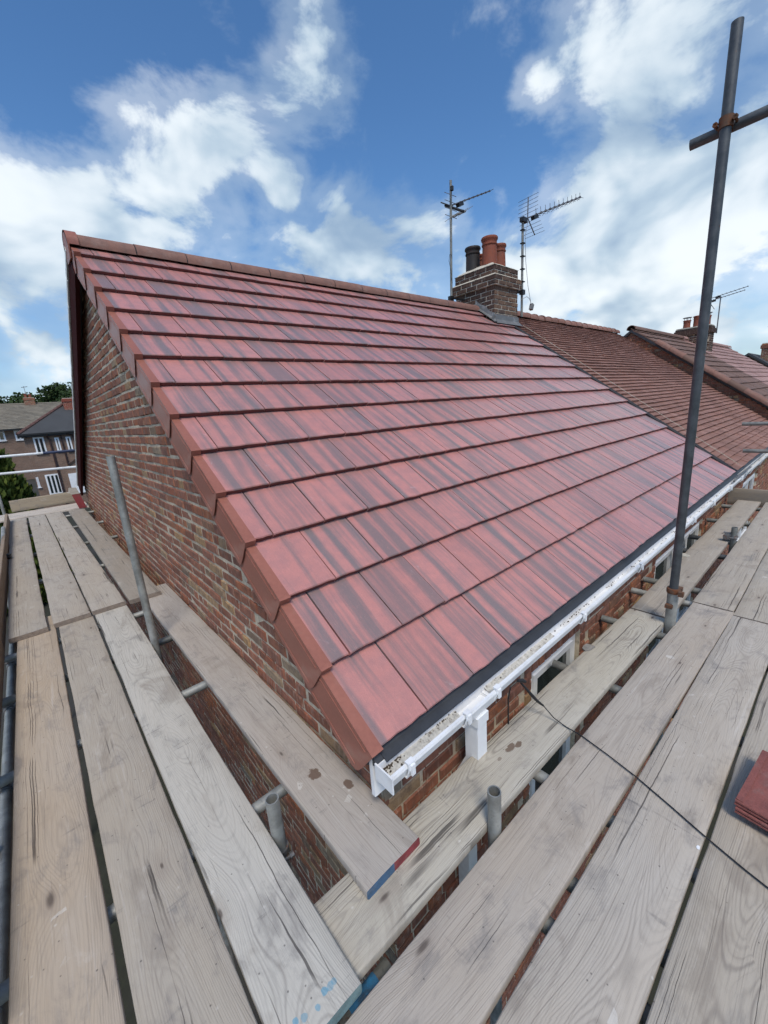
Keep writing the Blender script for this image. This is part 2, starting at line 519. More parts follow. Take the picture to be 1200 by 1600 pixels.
    t.put(b.inputs['Normal'], t.bump(hgt, 0.45, 0.0022))
    return m


def M_metal(name, col, rough, rust=0.0, metal=0.4):
    m, t, b = mat_new(name)
    c = t.new('ShaderNodeTexCoord').outputs['Object']
    n = t.noise(c, 9, 6, 0.65)
    n2 = t.noise(c, 70, 3, 0.6)
    out = t.mix(t.map(n, 0.3, 0.7), tuple(x * 0.65 for x in col), tuple(min(1, x * 1.25) for x in col))
    out = t.mix(t.map(n2, 0.55, 0.75, 0, 0.45), out, tuple(x * 0.5 for x in col))
    if rust:
        out = t.mix(t.map(t.noise(c, 26, 6, 0.7), 0.66 - 0.25 * rust, 0.80 - 0.25 * rust), out, (0.17, 0.065, 0.03))
        out = t.mix(t.map(t.noise(c, 60, 4, 0.7), 0.60, 0.75, 0, rust), out, (0.06, 0.03, 0.02))
    t.put(b.inputs['Base Color'], out)
    b.inputs['Metallic'].default_value = metal
    t.put(b.inputs['Roughness'], t.map(n, 0.3, 0.7, rough * 0.8, min(1.0, rough * 1.25)))
    t.put(b.inputs['Normal'], t.bump(n2, 0.2, 0.002))
    return m


TILE = M_rooftile('concrete_tile', (0.53, 0.220, 0.190), (0.150, 0.142, 0.142), (0.43, 0.195, 0.178))
NOSE = M_plain('shaded_tile_edge_concrete', (0.135, 0.042, 0.036), 0.85, var=0.35, scale=18, bump=0.8)  # dark red concrete, with the shade on the noses painted into its colour
OLDTILE_N = None
VERGE = M_plain('terracotta_verge', (0.290, 0.105, 0.072), 0.45, var=0.18, scale=7, bump=0.10, dirt=(0.36, 0.22, 0.17), dirt_amt=0.45)
RIDGE = M_plain('ridge_tile', (0.20, 0.100, 0.075), 0.75, var=0.35, scale=11, bump=0.35, dirt=(0.26, 0.17, 0.14))
MAROON = M_plain('maroon_paint', (0.045, 0.012, 0.012), 0.95, var=0.3, scale=8, spec=0.05)
BSTOPS = [(0.0, (0.15, 0.055, 0.036)), (0.14, (0.27, 0.105, 0.07)), (0.28, (0.20, 0.085, 0.062)), (0.42, (0.31, 0.13, 0.085)), (0.56, (0.18, 0.07, 0.045)), (0.70, (0.25, 0.085, 0.05)),
          (0.80, (0.33, 0.12, 0.06)), (0.88, (0.17, 0.125, 0.095)), (0.94, (0.36, 0.22, 0.11)), (1.0, (0.22, 0.185, 0.15))]
BRICK = M_brick('red_brick', [(p, (c[0] * 1.06, c[1] * 1.04, c[2] * 0.94)) for p, c in BSTOPS], 1.16)
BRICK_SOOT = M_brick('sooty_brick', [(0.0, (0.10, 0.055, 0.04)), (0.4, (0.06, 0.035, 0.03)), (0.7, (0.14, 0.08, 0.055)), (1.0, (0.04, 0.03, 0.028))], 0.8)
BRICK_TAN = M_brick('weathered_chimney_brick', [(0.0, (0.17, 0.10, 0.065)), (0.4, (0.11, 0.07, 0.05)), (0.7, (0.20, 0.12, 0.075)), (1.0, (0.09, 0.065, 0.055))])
MORTAR = M_plain('lime_mortar', (0.50, 0.425, 0.32), 0.95, var=0.35, scale=22, bump=0.6, dirt=(0.17, 0.14, 0.11), dirt_amt=0.7)
MORTAR_L = M_plain('pale_cement', (0.50, 0.46, 0.38), 0.9, var=0.3, scale=14, bump=0.5, dirt=(0.16, 0.15, 0.12), dirt_amt=0.6)
LEAD = M_plain('lead', (0.135, 0.138, 0.14), 0.6, metal=0.1, var=0.35, scale=14, bump=0.3, dirt=(0.42, 0.42, 0.42))
UPVC = M_plain('white_plastic', (0.78, 0.79, 0.80), 0.35, var=0.06, scale=5, dirt=(0.42, 0.40, 0.36), dirt_amt=0.30)
UPVC_D = M_plain('weathered_white_plastic', (0.62, 0.62, 0.60), 0.5, var=0.15, scale=9, dirt=(0.25, 0.24, 0.21), dirt_amt=0.8)
FELT = M_plain('black_eaves_tray', (0.035, 0.038, 0.044), 0.5, var=0.25, scale=12)
BLACK = M_plain('black_rubber', (0.012, 0.012, 0.013), 0.5, var=0.2)
GRIT = M_plain('gutter_silt', (0.62, 0.60, 0.55), 0.95, var=0.35, scale=60, bump=1.0, dirt=(0.13, 0.105, 0.08), dirt_amt=0.9)
CRUMB = M_plain('brown_crumbs', (0.06, 0.045, 0.032), 0.95, var=0.5, scale=40)
GALV = M_metal('galvanised_steel', (0.33, 0.335, 0.315), 0.50, 0.10)
GALV_D = M_metal('dull_galvanised_steel', (0.215, 0.22, 0.205), 0.6, 0.2)
STEEL_D = M_metal('dark_scaffold_steel', (0.085, 0.092, 0.098), 0.50, 0.12, 0.5)
RUST = M_metal('rusty_coupler', (0.12, 0.07, 0.045), 0.8, 0.9, 0.25)
COUP = M_metal('coupler_steel', (0.20, 0.20, 0.20), 0.55, 0.45)
ALU = M_metal('aerial_aluminium', (0.16, 0.16, 0.17), 0.5, 0.1)
WPAINT = M_plain('white_tube_paint', (0.70, 0.72, 0.72), 0.4, var=0.12, dirt=(0.35, 0.35, 0.34))
BPAINT = M_plain('blue_paint', (0.02, 0.032, 0.075), 0.5, var=0.3)
CYANP = M_plain('bright_blue_paint', (0.05, 0.25, 0.50), 0.6, var=0.4, scale=25, dirt=(0.08, 0.07, 0.06), dirt_amt=0.7)
REDP = M_plain('red_paint', (0.22, 0.035, 0.04), 0.8, var=0.5, scale=30, dirt=(0.19, 0.13, 0.11), dirt_amt=0.95)
BLUEP = M_plain('board_end_blue', (0.055, 0.12, 0.21), 0.8, var=0.5, scale=30, dirt=(0.17, 0.18, 0.18), dirt_amt=0.95)
TEALP = M_plain('worn_teal_paint', (0.13, 0.20, 0.205), 0.8, var=0.45, scale=26, dirt=(0.24, 0.23, 0.21), dirt_amt=0.9)
ENDGRAIN = M_plain('board_end_grain', (0.24, 0.195, 0.16), 0.9, var=0.4, scale=40, bump=0.5)
TERRA = M_plain('terracotta_pot', (0.215, 0.058, 0.030), 0.75, var=0.28, scale=7, bump=0.2, dirt=(0.10, 0.05, 0.035), dirt_amt=0.6)
SOOT = M_plain('soot_black_pot', (0.018, 0.016, 0.016), 0.7, var=0.4, scale=9, dirt=(0.10, 0.04, 0.025), dirt_amt=0.5)
STACKT = M_plain('spare_tile_concrete', (0.205, 0.068, 0.058), 0.85, var=0.35, scale=16, bump=0.7, dirt=(0.22, 0.125, 0.11), dirt_amt=0.7)


def M_glass():
    m, t, b = mat_new('window_glass')
    b.inputs['Base Color'].default_value = (0.018, 0.026, 0.027, 1)
    b.inputs['Roughness'].default_value = 0.06
    b.inputs['Specular IOR Level'].default_value = 0.75
    return m


GLASS = M_glass()
_st = (0.115, 0.068, 0.045)
WOODS = {
    'plain': M_wood('board_wood'),
    'warm': M_wood('board_wood_warm', (0.53, 0.465, 0.405), (0.21, 0.175, 0.145), (0.50, 0.40, 0.30), 0.55),
    'pale': M_wood('board_wood_pale', (0.57, 0.535, 0.49), (0.23, 0.21, 0.19), (0.52, 0.46, 0.39), 0.2, grain=1.35,
                   stains=[(1.721, 0.060, 0.008, 0.007, (0.13, 0.29, 0.38), 0.6), (1.722, 0.047, 0.010, 0.009, (0.13, 0.29, 0.38), 0.6), (1.719, 0.031, 0.010, 0.009, (0.10, 0.30, 0.42), 0.7),
                           (1.734, 0.002, 0.008, 0.007, (0.10, 0.30, 0.42), 0.6), (1.724, -0.033, 0.010, 0.009, (0.13, 0.29, 0.38), 0.6), (1.716, -0.052, 0.009, 0.008, (0.10, 0.30, 0.42), 0.7)]),
    'grainy': M_wood('board_wood_grainy', (0.52, 0.475, 0.435), (0.185, 0.16, 0.14), grain=1.5),
    'inner': M_wood('board_wood_inner', (0.46, 0.415, 0.38), (0.18, 0.15, 0.135), (0.45, 0.36, 0.30), 0.3, grain=0.8,
                    stains=[(1.187, -0.007, 0.032, 0.024, _st, 0.85), (1.325, 0.067, 0.028, 0.017, _st, 0.85)]),
    'ridgy': M_wood('board_wood_ridgy', (0.50, 0.465, 0.42), (0.18, 0.158, 0.135), (0.50, 0.44, 0.35), 0.4, grain=1.5,
                    stains=[(-0.315, 0.020, 0.034, 0.016, _st, 0.8), (-0.276, 0.006, 0.024, 0.012, _st, 0.8), (-0.40, 0.02, 0.014, 0.008, _st, 0.5)]),
}

# ------------------------------------------------------------------ constants of the house
G = 0.345                      # tile gauge up the slope
PITCH = 0.6318
cP, sP = math.cos(PITCH), math.sin(PITCH)
XR = 6.455                     # party line between the new and the old roof
S_RIDGE = 4.765
Y_RIDGE, Z_RIDGE = S_RIDGE * cP, S_RIDGE * sP
XW, YW = 0.075, 0.06           # outer faces of the gable wall and the front wall
Y_BACK, Z_BACK = 9.5, 0.22     # rear eaves
GZ = -5.1                      # ground by the house


def slope(x, s, n=0.0):
    return Vector((x, s * cP - n * sP, s * sP + n * cP))


# ------------------------------------------------------------------ ground
def ground():
    mb = MB()
    n = 44
    xs = [-260 + 12 * i for i in range(n)]
    ys = [-200 + 12 * i for i in range(n + 8)]
    h = lambda x, y: GZ + 1.3 * min(1, max(0, (y - 12) / 24)) + 1.2 * min(1, max(0, (y - 40) / 60)) + 0.25 * mnoise.noise((x * 0.03, y * 0.03, 0))
    vs_ = [(x, y, h(x, y)) for y in ys for x in xs]
    fs_ = [(j * n + i, j * n + i + 1, (j + 1) * n + i + 1, (j + 1) * n + i) for j in range(len(ys) - 1) for i in range(n - 1)]
    mb.add(vs_, fs_)
    m, t, b = mat_new('garden_ground')
    c = t.new('ShaderNodeTexCoord').outputs['Object']
    n1 = t.noise(c, 0.25, 5, 0.6)
    n2 = t.noise(c, 9, 5, 0.7)
    col = t.mix(t.map(n1, 0.45, 0.55), (0.020, 0.021, 0.013), (0.035, 0.032, 0.030))
    col = t.mix(t.map(n2, 0.4, 0.7, 0, 0.5), col, (0.035, 0.04, 0.02))
    t.put(b.inputs['Base Color'], col)
    b.inputs['Roughness'].default_value = 0.95
    o = obj('ground', mb.mesh('ground', m))
    tag(o, kind='structure')


ground()

# ------------------------------------------------------------------ brick laying
_bm_cache = {}


def brick_faces(w, h, d, seed=0):
    """a brick whose face looks along -Y of its own axes; origin at the face centre"""
    rs = random.Random(seed)
    c = 0.006
    j = lambda a: a + rs.uniform(-0.0022, 0.0022)
    fr = [(-w / 2 + c, -h / 2 + c), (w / 2 - c, -h / 2 + c), (w / 2 - c, h / 2 - c), (-w / 2 + c, h / 2 - c)]
    bk = [(-w / 2, -h / 2), (w / 2, -h / 2), (w / 2, h / 2), (-w / 2, h / 2)]
    vs_ = [(j(x), rs.uniform(-0.002, 0.002), j(z)) for x, z in fr] + [(j(x), c + 0.001, j(z)) for x, z in bk] + [(x, d, z) for x, z in bk]
    fs_ = [(0, 1, 2, 3)]
    for i in range(4):
        k = (i + 1) % 4
        fs_.append((i, 4 + i, 4 + k, k))
        fs_.append((4 + i, 8 + i, 8 + k, 4 + k))
    return vs_, fs_


def brick_mesh(w, h, d, mat, seed):
    key = (round(w, 3), round(h, 3), mat.name, seed)
    if key not in _bm_cache:
        mb = MB()
        v, f = brick_faces(w, h, d, seed)
        mb.add(v, f)
        _bm_cache[key] = mb.mesh('brick', mat)
    return _bm_cache[key]


def wall_bricks(origin, udir, ndir, length, z0, z1, inside, seed, course=0.0745):
    """list of (centre, width, height, course kind) over a wall; udir runs along, ndir points out"""
    rs = random.Random(seed)
    out = []
    k = 0
    z = z0
    while z < z1:
        header = (k % 4 == 2)
        L = 0.1075 if header else 0.225
        u = -(L / 2 if k % 2 else 0.0) - rs.uniform(0, 0.02)
        while u < length:
            jw = rs.uniform(-0.006, 0.006)
            w = L - 0.011 + jw
            a, e = max(u, 0.002), min(u + w, length - 0.002)
            if e - a > 0.04 and inside((a + e) / 2, z + course / 2):
                out.append(((a + e) / 2, z + course / 2, e - a - 0.002, course - 0.0145 + rs.uniform(-0.003, 0.003), rs.uniform(-0.004, 0.005)))
            u += L + jw * 0.3
        z += course
        k += 1
    return out


def frame_matrix(origin, udir, ndir):
    u = Vector(udir)
    nn = -Vector(ndir)
    zz = Vector((0, 0, 1))
    return Matrix(((u.x, nn.x, zz.x, origin[0]), (u.y, nn.y, zz.y, origin[1]), (u.z, nn.z, zz.z, origin[2]), (0, 0, 0, 1)))


def lay(parent, F, bricks, mat, n_single, score, stuff_name='brickwork'):
    """the n_single best-showing bricks become objects, the rest one joined part"""
    order = sorted(bricks, key=lambda b_: -score(F @ Vector((b_[0], 0, b_[1]))) * b_[2])
    mb = MB()
    rs = random.Random(11)
    for i, (u, z, w, h, dpt) in enumerate(order):
        if i < n_single:
            wq = round(w / 0.012) * 0.012
            hq = round(h / 0.002) * 0.002
            o = obj('brick', brick_mesh(wq, hq, 0.03, mat, rs.randrange(6)), parent, Vector((0, 0, 0)))
            o.matrix_local = F @ Matrix.Translation((u, -dpt, z)) @ Matrix.Rotation(rs.uniform(-0.012, 0.012), 4, 'Y') @ Matrix.Rotation(rs.uniform(-0.02, 0.02), 4, 'Z')
        else:
            v, f = brick_faces(w, h, 0.03, rs.randrange(10000))
            mb.add([F @ Vector((x + u, y - dpt, zz + z)) for x, y, zz in v], f)
    if mb.v:
        o = part(stuff_name, mb, mat, parent)
        o['kind'] = 'stuff'


def near_score(nrm):
    nrm = Vector(nrm)

    def s(p):
        d = CAM - p
        return max(0.0, d.dot(nrm)) / d.length ** 3
    return s


# ------------------------------------------------------------------ windows
def window(parent, x0, x1, z0, z1, y, lights=2, t=0.055, depth=0.07, name='window', fm=None, glaz=None):
    """a plastic casement in a wall that looks along -Y; frame, panes and sill as parts"""
    fm = fm or UPVC
    w = MB()
    w.box((x0, y, z0), (x0 + t, y + depth, z1)).box((x1 - t, y, z0), (x1, y + depth, z1))
    w.box((x0 + t, y, z1 - t), (x1 - t, y + depth, z1)).box((x0 + t, y, z0), (x1 - t, y + depth, z0 + t))
    f = part(name, w, fm, parent)
    iw = (x1 - x0 - 2 * t)
    for k in range(lights):
        a = x0 + t + iw * k / lights
        e = x0 + t + iw * (k + 1) / lights
        s = t * 0.75
        q = MB()
        q.box((a + .004, y - 0.012, z0 + t + .004), (a + s, y + 0.03, z1 - t - .004)).box((e - s, y - 0.012, z0 + t + .004), (e - .004, y + 0.03, z1 - t - .004))
        q.box((a + s, y - 0.012, z1 - t - s), (e - s, y + 0.03, z1 - t - .004)).box((a + s, y - 0.012, z0 + t + .004), (e - s, y + 0.03, z0 + t + s))
        part('frame', q, fm, f)
        p = MB().box((a + s - .002, y + 0.012, z0 + t + s - .002), (e - s + .002, y + 0.02, z1 - t - s + .002))
        part('pane', p, GLASS, f)
    s = MB().box((x0 - 0.05, y - 0.06, z0 - 0.045), (x1 + 0.05, y + depth, z0 - 0.003))
    part('sill', s, fm, f)
    return f


# ------------------------------------------------------------------ the house with the new roof
house = thing('terraced_house', (3.2, 4.7, GZ), 'end-of-row brick house with a newly laid pinkish red tile roof', 'house')

# gable wall
gable_pts = [(YW + 0.0095, GZ - 0.2), (Y_BACK, GZ - 0.2), (Y_BACK, Z_BACK - 0.05), (Y_RIDGE, Z_RIDGE - 0.10), (YW + 0.0095, -0.02)]
mb = MB()
mb.prism([(XW + 0.0055, y, z) for y, z in gable_pts], (0.24, 0, 0))
gw = part('gable_wall', mb, MORTAR, house)


def in_gable(u, z):
    y = u + YW
    if y < Y_RIDGE:
        top = (y - 0.125) * sP / cP - 0.035
    else:
        top = Z_RIDGE - 0.05 - (y + 0.10 - Y_RIDGE) * (Z_RIDGE - Z_BACK) / (Y_BACK - Y_RIDGE)
    return z + 0.03 < top


F = frame_matrix((XW, Y_BACK, 0), (0, -1, 0), (-1, 0, 0))
bl = wall_bricks(None, None, None, Y_BACK - YW, -3.6, 2.85, lambda u, z: in_gable(Y_BACK - YW - u, z), 3)


def gable_score(p):
    s = near_score((-1, 0, 0))(p)
    return s * (0.02 if p.z < -0.30 else 1.0)


lay(gw, F, bl, BRICK, 235, gable_score)

# front wall
mb = MB()
WINS = [(1.21, 1.84, -1.62, -0.36, 1), (3.40, 5.15, -1.62, -0.36, 3)]
x0 = XW + 0.255
cur = x0
for (a, e, zb, zt, nl) in WINS:
    mb.box((cur, YW + 0.010, GZ - .2), (a, YW + 0.24, -0.03))
    mb.box((a, YW + 0.010, zt), (e, YW + 0.24, -0.03))
    mb.box((a, YW + 0.010, GZ - .2), (e, YW + 0.24, zb))
    cur = e
mb.box((cur, YW + 0.010, GZ - .2), (XR, YW + 0.24, -0.03))
fwall = part('front_wall', mb, MORTAR, house)


def in_front(u, z):
    x = u + XW
    for (a, e, zb, zt, nl) in WINS:
        if a - 0.08 < x < e + 0.08 and zb - 0.05 < z < zt + 0.21:
            return False
    return True


F = frame_matrix((XW + 0.002, YW, 0), (1, 0, 0), (0, -1, 0))
bl = wall_bricks(None, None, None, XR - XW, -4.0, -0.07, in_front, 5)
# soldier courses over the windows
for (a, e, zb, zt, nl) in WINS:
    u = a - 0.08
    while u < e + 0.07:
        bl.append((u + 0.037 - XW, zt + 0.105, 0.064, 0.20, 0.001))
        u += 0.0755


def front_score(p):
    return near_score((0, -1, 0))(p) * (1.0 if p.z > -0.62 else 0.15)


single = [b_ for b_ in bl if b_[3] < 0.1]
sold = [b_ for b_ in bl if b_[3] >= 0.1]
lay(fwall, F, single, BRICK, 55, front_score)
for (u, z, w, h, dpt) in sold:
    o = obj('brick', brick_mesh(0.064, 0.20, 0.03, BRICK, random.randrange(4)), fwall, Vector((0, 0, 0)))
    o.matrix_local = F @ Matrix.Translation((u, -dpt, z))
# jamb bricks
for (a, e, zb, zt, nl) in WINS:
    mbj = MB()
    for xx in (a - 0.075, e + 0.005):
        z = zb - 0.04
        while z < zt + 0.0:
            v, f = brick_faces(0.066, 0.0625, 0.03, random.randrange(999))
            mbj.add([F @ Vector((p[0] + xx + 0.035 - XW, p[1], p[2] + z + 0.035)) for p in v], f)
            z += 0.0745
    o = part('jamb_brickwork', mbj, BRICK, fwall)
    o['kind'] = 'stuff'
for (a, e, zb, zt, nl) in WINS:
    window(house, a + 0.004, e - 0.004, zb + 0.004, zt - 0.004, YW + 0.035, nl)
# ground-floor window below the deck
rw = MB().box((XW + 0.3, Y_BACK - 0.25, GZ - .2), (XR, Y_BACK, Z_BACK - 0.1))
part('rear_wall', rw, BRICK, house)

# roof: deck, tiles, ridge, verge
mb = MB()
prof = [(-0.012, -0.055), (Y_RIDGE, Z_RIDGE - 0.052), (Y_BACK + 0.12, Z_BACK - 0.10), (Y_BACK + 0.12, Z_BACK - 0.16), (Y_RIDGE, Z_RIDGE - 0.13), (0.06, -0.10)]
mb.prism([(0.012, y, z) for y, z in prof], (XR - 0.03, 0, 0))
roof = part('roof', mb, FELT, house)

TT = 0.034


def tile_mesh(x0, x1, ln, seed):
    """one interlocking flat tile: nose at y=0, tail tucked under the course above"""
    rs = random.Random(seed)
    mb = MB()
    g = 0.0032
    x0 += g
    x1 -= g
    drop = TT / G
    nx = 8
    xs = [x0 + (x1 - x0) * i / (nx - 1) for i in range(nx)]
    ln = ln
    rows = []
    ch = 0.004
    nose = [rs.uniform(-0.0022, 0.0022) for _ in xs]
    low = [rs.uniform(-0.004, 0.004) for _ in xs]
    top = lambda y: -drop * y
    rows.append([(x, nose[i] + 0.004, -TT + 0.001 + low[i]) for i, x in enumerate(xs)])
    rows.append([(x, nose[i], -ch - 0.002) for i, x in enumerate(xs)])
    rows.append([(x, nose[i] + ch, top(ch)) for i, x in enumerate(xs)])
    rows.append([(x, ln, top(ln)) for i, x in enumerate(xs)])
    rows.append([(x, ln, top(ln) - TT + 0.006) for i, x in enumerate(xs)])
    vs_ = [p for r_ in rows for p in r_]
    fs_ = []
    for k in range(len(rows) - 1):
        for i in range(nx - 1):
            fs_.append((k * nx + i, k * nx + i + 1, (k + 1) * nx + i + 1, (k + 1) * nx + i))
    n = nx
    fs_.append((0, n, 2 * n, 3 * n, 4 * n))
    fs_.append((n - 1, 5 * n - 1, 4 * n - 1, 3 * n - 1, 2 * n - 1))
    mb.add(vs_, fs_)
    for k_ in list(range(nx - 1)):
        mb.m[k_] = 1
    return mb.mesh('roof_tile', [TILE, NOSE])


RM = Matrix(((1, 0, 0), (0, cP, -sP), (0, sP, cP))).to_4x4()
WT, W0 = 0.29915, 0.2871
full = [tile_mesh(-WT / 2, WT / 2, 0.41, k) for k in range(5)]
short = [tile_mesh(-WT / 2, WT / 2, S_RIDGE - 13 * G - 0.03, 50 + k) for k in range(3)]
rs = random.Random(21)
for i in range(14):
    s = i * G
    off = W0 - (WT / 2 if i % 2 else 0.0)
    xl = 0.008
    xe = XR if i < 13 else 5.955
    x = off - WT
    while x < xe - 0.01:
        a, e = max(x, xl), min(x + WT, xe)
        if e - a > 0.02:
            if e - a > WT - 0.002:
                me = rs.choice(short if i == 13 else full)
                cx = (a + e) / 2
            else:
                ln = (S_RIDGE - 13 * G - 0.03) if i == 13 else 0.41
                cx = (a + e) / 2
                me = tile_mesh(a - cx, e - cx, ln, rs.randrange(9999))
            o = obj('roof_tile', me, roof)
            jit = Matrix.Translation((rs.uniform(-.0006, .0006), rs.uniform(-.0022, .0022), rs.uniform(-.0010, .0022))) @ Matrix.Rotation(rs.uniform(-.003, .003), 4, 'Z') @ Matrix.Rotation(rs.uniform(-.007, .007), 4, 'Y')
            o.matrix_local = Matrix.Translation(slope(cx, s)) @ RM @ jit
        x += WT

# dry verge units down the rake
mb = MB()
drop = TT / G
L0, L1 = -0.012, G + 0.03
ng = lambda y: -drop * y
D0 = 0.185
side = [(L0, 0.006), (L1, ng(L1) + 0.004), (L1, ng(L1) - D0 + 0.01), (L0 + 0.035, ng(L0) - D0), (L0 + 0.012, ng(L0) - D0 + 0.012), (L0 + 0.003, ng(L0) - D0 + 0.04), (L0, -0.10)]
vx = lambda y: -0.009 + 0.010 * (y - L0) / (L1 - L0)
mb.prism([(vx(y), y, z) for y, z in side], (0.003, 0, 0))
mb.add([(vx(L0), L0, 0.0065), (0.043, L0, 0.0065), (0.043, L1, ng(L1) + 0.003), (vx(L1), L1, ng(L1) + 0.003), (0.043, L0, 0.001), (0.043, L1, ng(L1) - 0.002)], [(0, 1, 2, 3), (1, 4, 5, 2)])
mb.box((vx(L0) + 0.001, L0 - 0.0005, -TT - 0.006), (0.0425, L0 + 0.004, 0.0060))
for (za, zb_) in ((-0.020, -0.026), (-0.150, -0.156)):
    mb.prism([(vx(y) - 0.002, y, z) for y, z in [(L0 + 0.03, za), (L1 - 0.04, ng(L1) + za), (L1 - 0.04, ng(L1) + zb_), (L0 + 0.03, zb_)]], (0.003, 0, 0))
vm = mb.mesh('verge_unit', VERGE)
for i in range(14):
    o = obj('verge_unit', vm, roof)
    o.matrix_local = Matrix.Translation(slope(0, i * G)) @ RM @ Matrix.Rotation(rs.uniform(-.006, .006), 4, 'X')
    if i == 13:
        o.scale = (1, 0.80, 1)

# ridge: block end then half-round tiles
def halfround(x0, x1, yc, zc, r, tk=0.014, n=12, lip=True):
    mb = MB()
    an = [math.pi * (-0.06 + 1.12 * i / n) for i in range(n + 1)]
    ringo = lambda x, q: [(x, yc - q * math.cos(a), zc + q * math.sin(a) * 0.86) for a in an]
    rings = [ringo(x0, r - tk), ringo(x0, r), ringo(x1, r), ringo(x1, r - tk)]
    vs_ = [p for q in rings for p in q]
    m_ = n + 1
    fs_ = []
    for k in range(3):
        for i in range(n):
            fs_.append((k * m_ + i, k * m_ + i + 1, (k + 1) * m_ + i + 1, (k + 1) * m_ + i))
    mb.add(vs_, fs_)
    return mb


x = 0.055
while x < 5.9:
    e = min(x + 0.452, 5.93)
    hb = halfround(x + 0.003, e - 0.003, Y_RIDGE, Z_RIDGE - 0.055 + rs.uniform(-.002, .002), 0.118)
    part('ridge_tile', hb, RIDGE, roof, True)
    x += 0.456
mbj = MB()
x = 0.055
while x < 5.9:
    v = halfround(x - 0.004, x + 0.006, Y_RIDGE, Z_RIDGE - 0.055, 0.115)
    mbj.add(v.v, v.f)
    x += 0.456
o = part('ridge_joint', mbj, BLACK, roof)
o['kind'] = 'stuff'
cap = halfround(-0.022, 0.062, Y_RIDGE, Z_RIDGE - 0.055, 0.135, 0.02)
an = [math.pi * (-0.06 + 1.12 * i / 16) for i in range(17)]
cap.prism([(-0.022, Y_RIDGE - 0.135 * math.cos(a), Z_RIDGE - 0.055 + 0.135 * math.sin(a) * 0.86) for a in an] + [(-0.022, Y_RIDGE + 0.10, Z_RIDGE - 0.18), (-0.022, Y_RIDGE - 0.10, Z_RIDGE - 0.18)], (0.012, 0, 0))
part('ridge_end_cap', cap, VERGE, roof, True)

# rear slope: slab of tiles and old maroon barge board on the gable side
dyb, dzb = Y_BACK + 0.14 - Y_RIDGE, Z_BACK - 0.06 - Z_RIDGE
Lb = math.hypot(dyb, dzb)
ub = Vector((0, dyb / Lb, dzb / Lb))
nb = Vector((0, -dzb / Lb, dyb / Lb))
mb = MB()
for k in range(16):
    s0, s1 = k * Lb / 16 + 0.06, (k + 1) * Lb / 16 + 0.03
    p = [Vector((0.0, Y_RIDGE, Z_RIDGE)) + ub * s0 + nb * (-0.045), Vector((0.0, Y_RIDGE, Z_RIDGE)) + ub * s1 + nb * (-0.018),
         Vector((0.0, Y_RIDGE, Z_RIDGE)) + ub * s1 + nb * (-0.046), Vector((0.0, Y_RIDGE, Z_RIDGE)) + ub * s0 + nb * (-0.060)]
    mb.prism(p, (XR - 0.01, 0, 0))
part('rear_tiling', mb, RIDGE, roof)
mb = MB()
p0 = Vector((0.0, Y_RIDGE, Z_RIDGE))
mb.prism([p0 + ub * 0.06 + nb * -0.062 + Vector((-.012, 0, 0)), p0 + ub * Lb + nb * -0.062 + Vector((-.012, 0, 0)), p0 + ub * Lb + nb * -0.30 + Vector((-.012, 0, 0)), p0 + ub * 0.06 + nb * -0.30 + Vector((-.012, 0, 0))], (0.035, 0, 0))
part('barge_board', mb, MAROON, roof)
mb = MB()
for k in range(17):
    a = p0 + ub * (0.06 + k * Lb / 17.0) + nb * -0.066
    e = p0 + ub * (0.06 + (k + 0.97) * Lb / 17.0) + nb * -0.066
    mb.prism([a, e, e + nb * 0.050, a + nb * 0.038], (-0.026, 0, 0))
part('verge_edging', mb, UPVC_D, roof)

# eaves tray, fascia, gutter, downpipe
mb = MB()
mb.prism([(0.045, 0.030, -0.030), (0.045, -0.024, -0.050), (0.045, -0.024, -0.054), (0.045, 0.030, -0.035)], (XR - 0.05, 0, 0))
part('eaves_tray', mb, FELT, house)
mb = MB().box((0.010, 0.018, -0.215), (XR, 0.036, -0.045)).box((0.10, 0.036, -0.215), (XR, YW + 0.008, -0.205))
part('fascia', mb, UPVC, house)


def gutter(x0, x1, y0=-0.084, y1=-0.008, zt=-0.052, dep=0.056, tk=0.004):
    """square-line gutter, open at the top, front lip rolled"""
    mb = MB()
    sec = [(y0, zt), (y0 - 0.003, zt - 0.012), (y0 + 0.012, zt - dep), (y1 - 0.004, zt - dep), (y1, zt), (y1 - tk, zt), (y1 - tk - 0.003, zt - dep + tk), (y0 + 0.015, zt - dep + tk), (y0 + tk, zt - 0.014), (y0 + 0.010, zt - 0.006), (y0 + 0.010, zt)]
    mb.prism([(x0, y, z) for y, z in sec], (x1 - x0, 0, 0))
    return mb


gut = part('gutter', gutter(0.012, 0.438), UPVC, house)
part('gutter_length', gutter(0.622, 3.9), UPVC, gut)
part('gutter_length', gutter(3.93, XR + 0.02), UPVC, gut)
o = part('running_outlet', gutter(0.432, 0.628, -0.089, -0.004, -0.055, 0.064), UPVC, gut)
mb = MB().box((0.006, -0.092, -0.114), (0.012, -0.002, -0.046))
part('stop_end', mb, UPVC, gut)
for bx0 in (0.10, 0.425, 0.635, 1.50, 2.45, 3.40, 3.915, 4.7, 5.6, 6.3):
    mb = MB()
    mb.prism([(bx0 - 0.016, y, z) for y, z in [(-0.095, -0.042), (-0.097, -0.070), (-0.080, -0.114), (-0.006, -0.114), (-0.006, -0.110), (-0.077, -0.110), (-0.090, -0.070), (-0.088, -0.046), (-0.074, -0.047), (-0.074, -0.042)]], (0.032, 0, 0))
    mb.box((bx0 - 0.009, -0.102, -0.092), (bx0 + 0.009, -0.095, -0.050))
    part('bracket', mb, UPVC, gut)


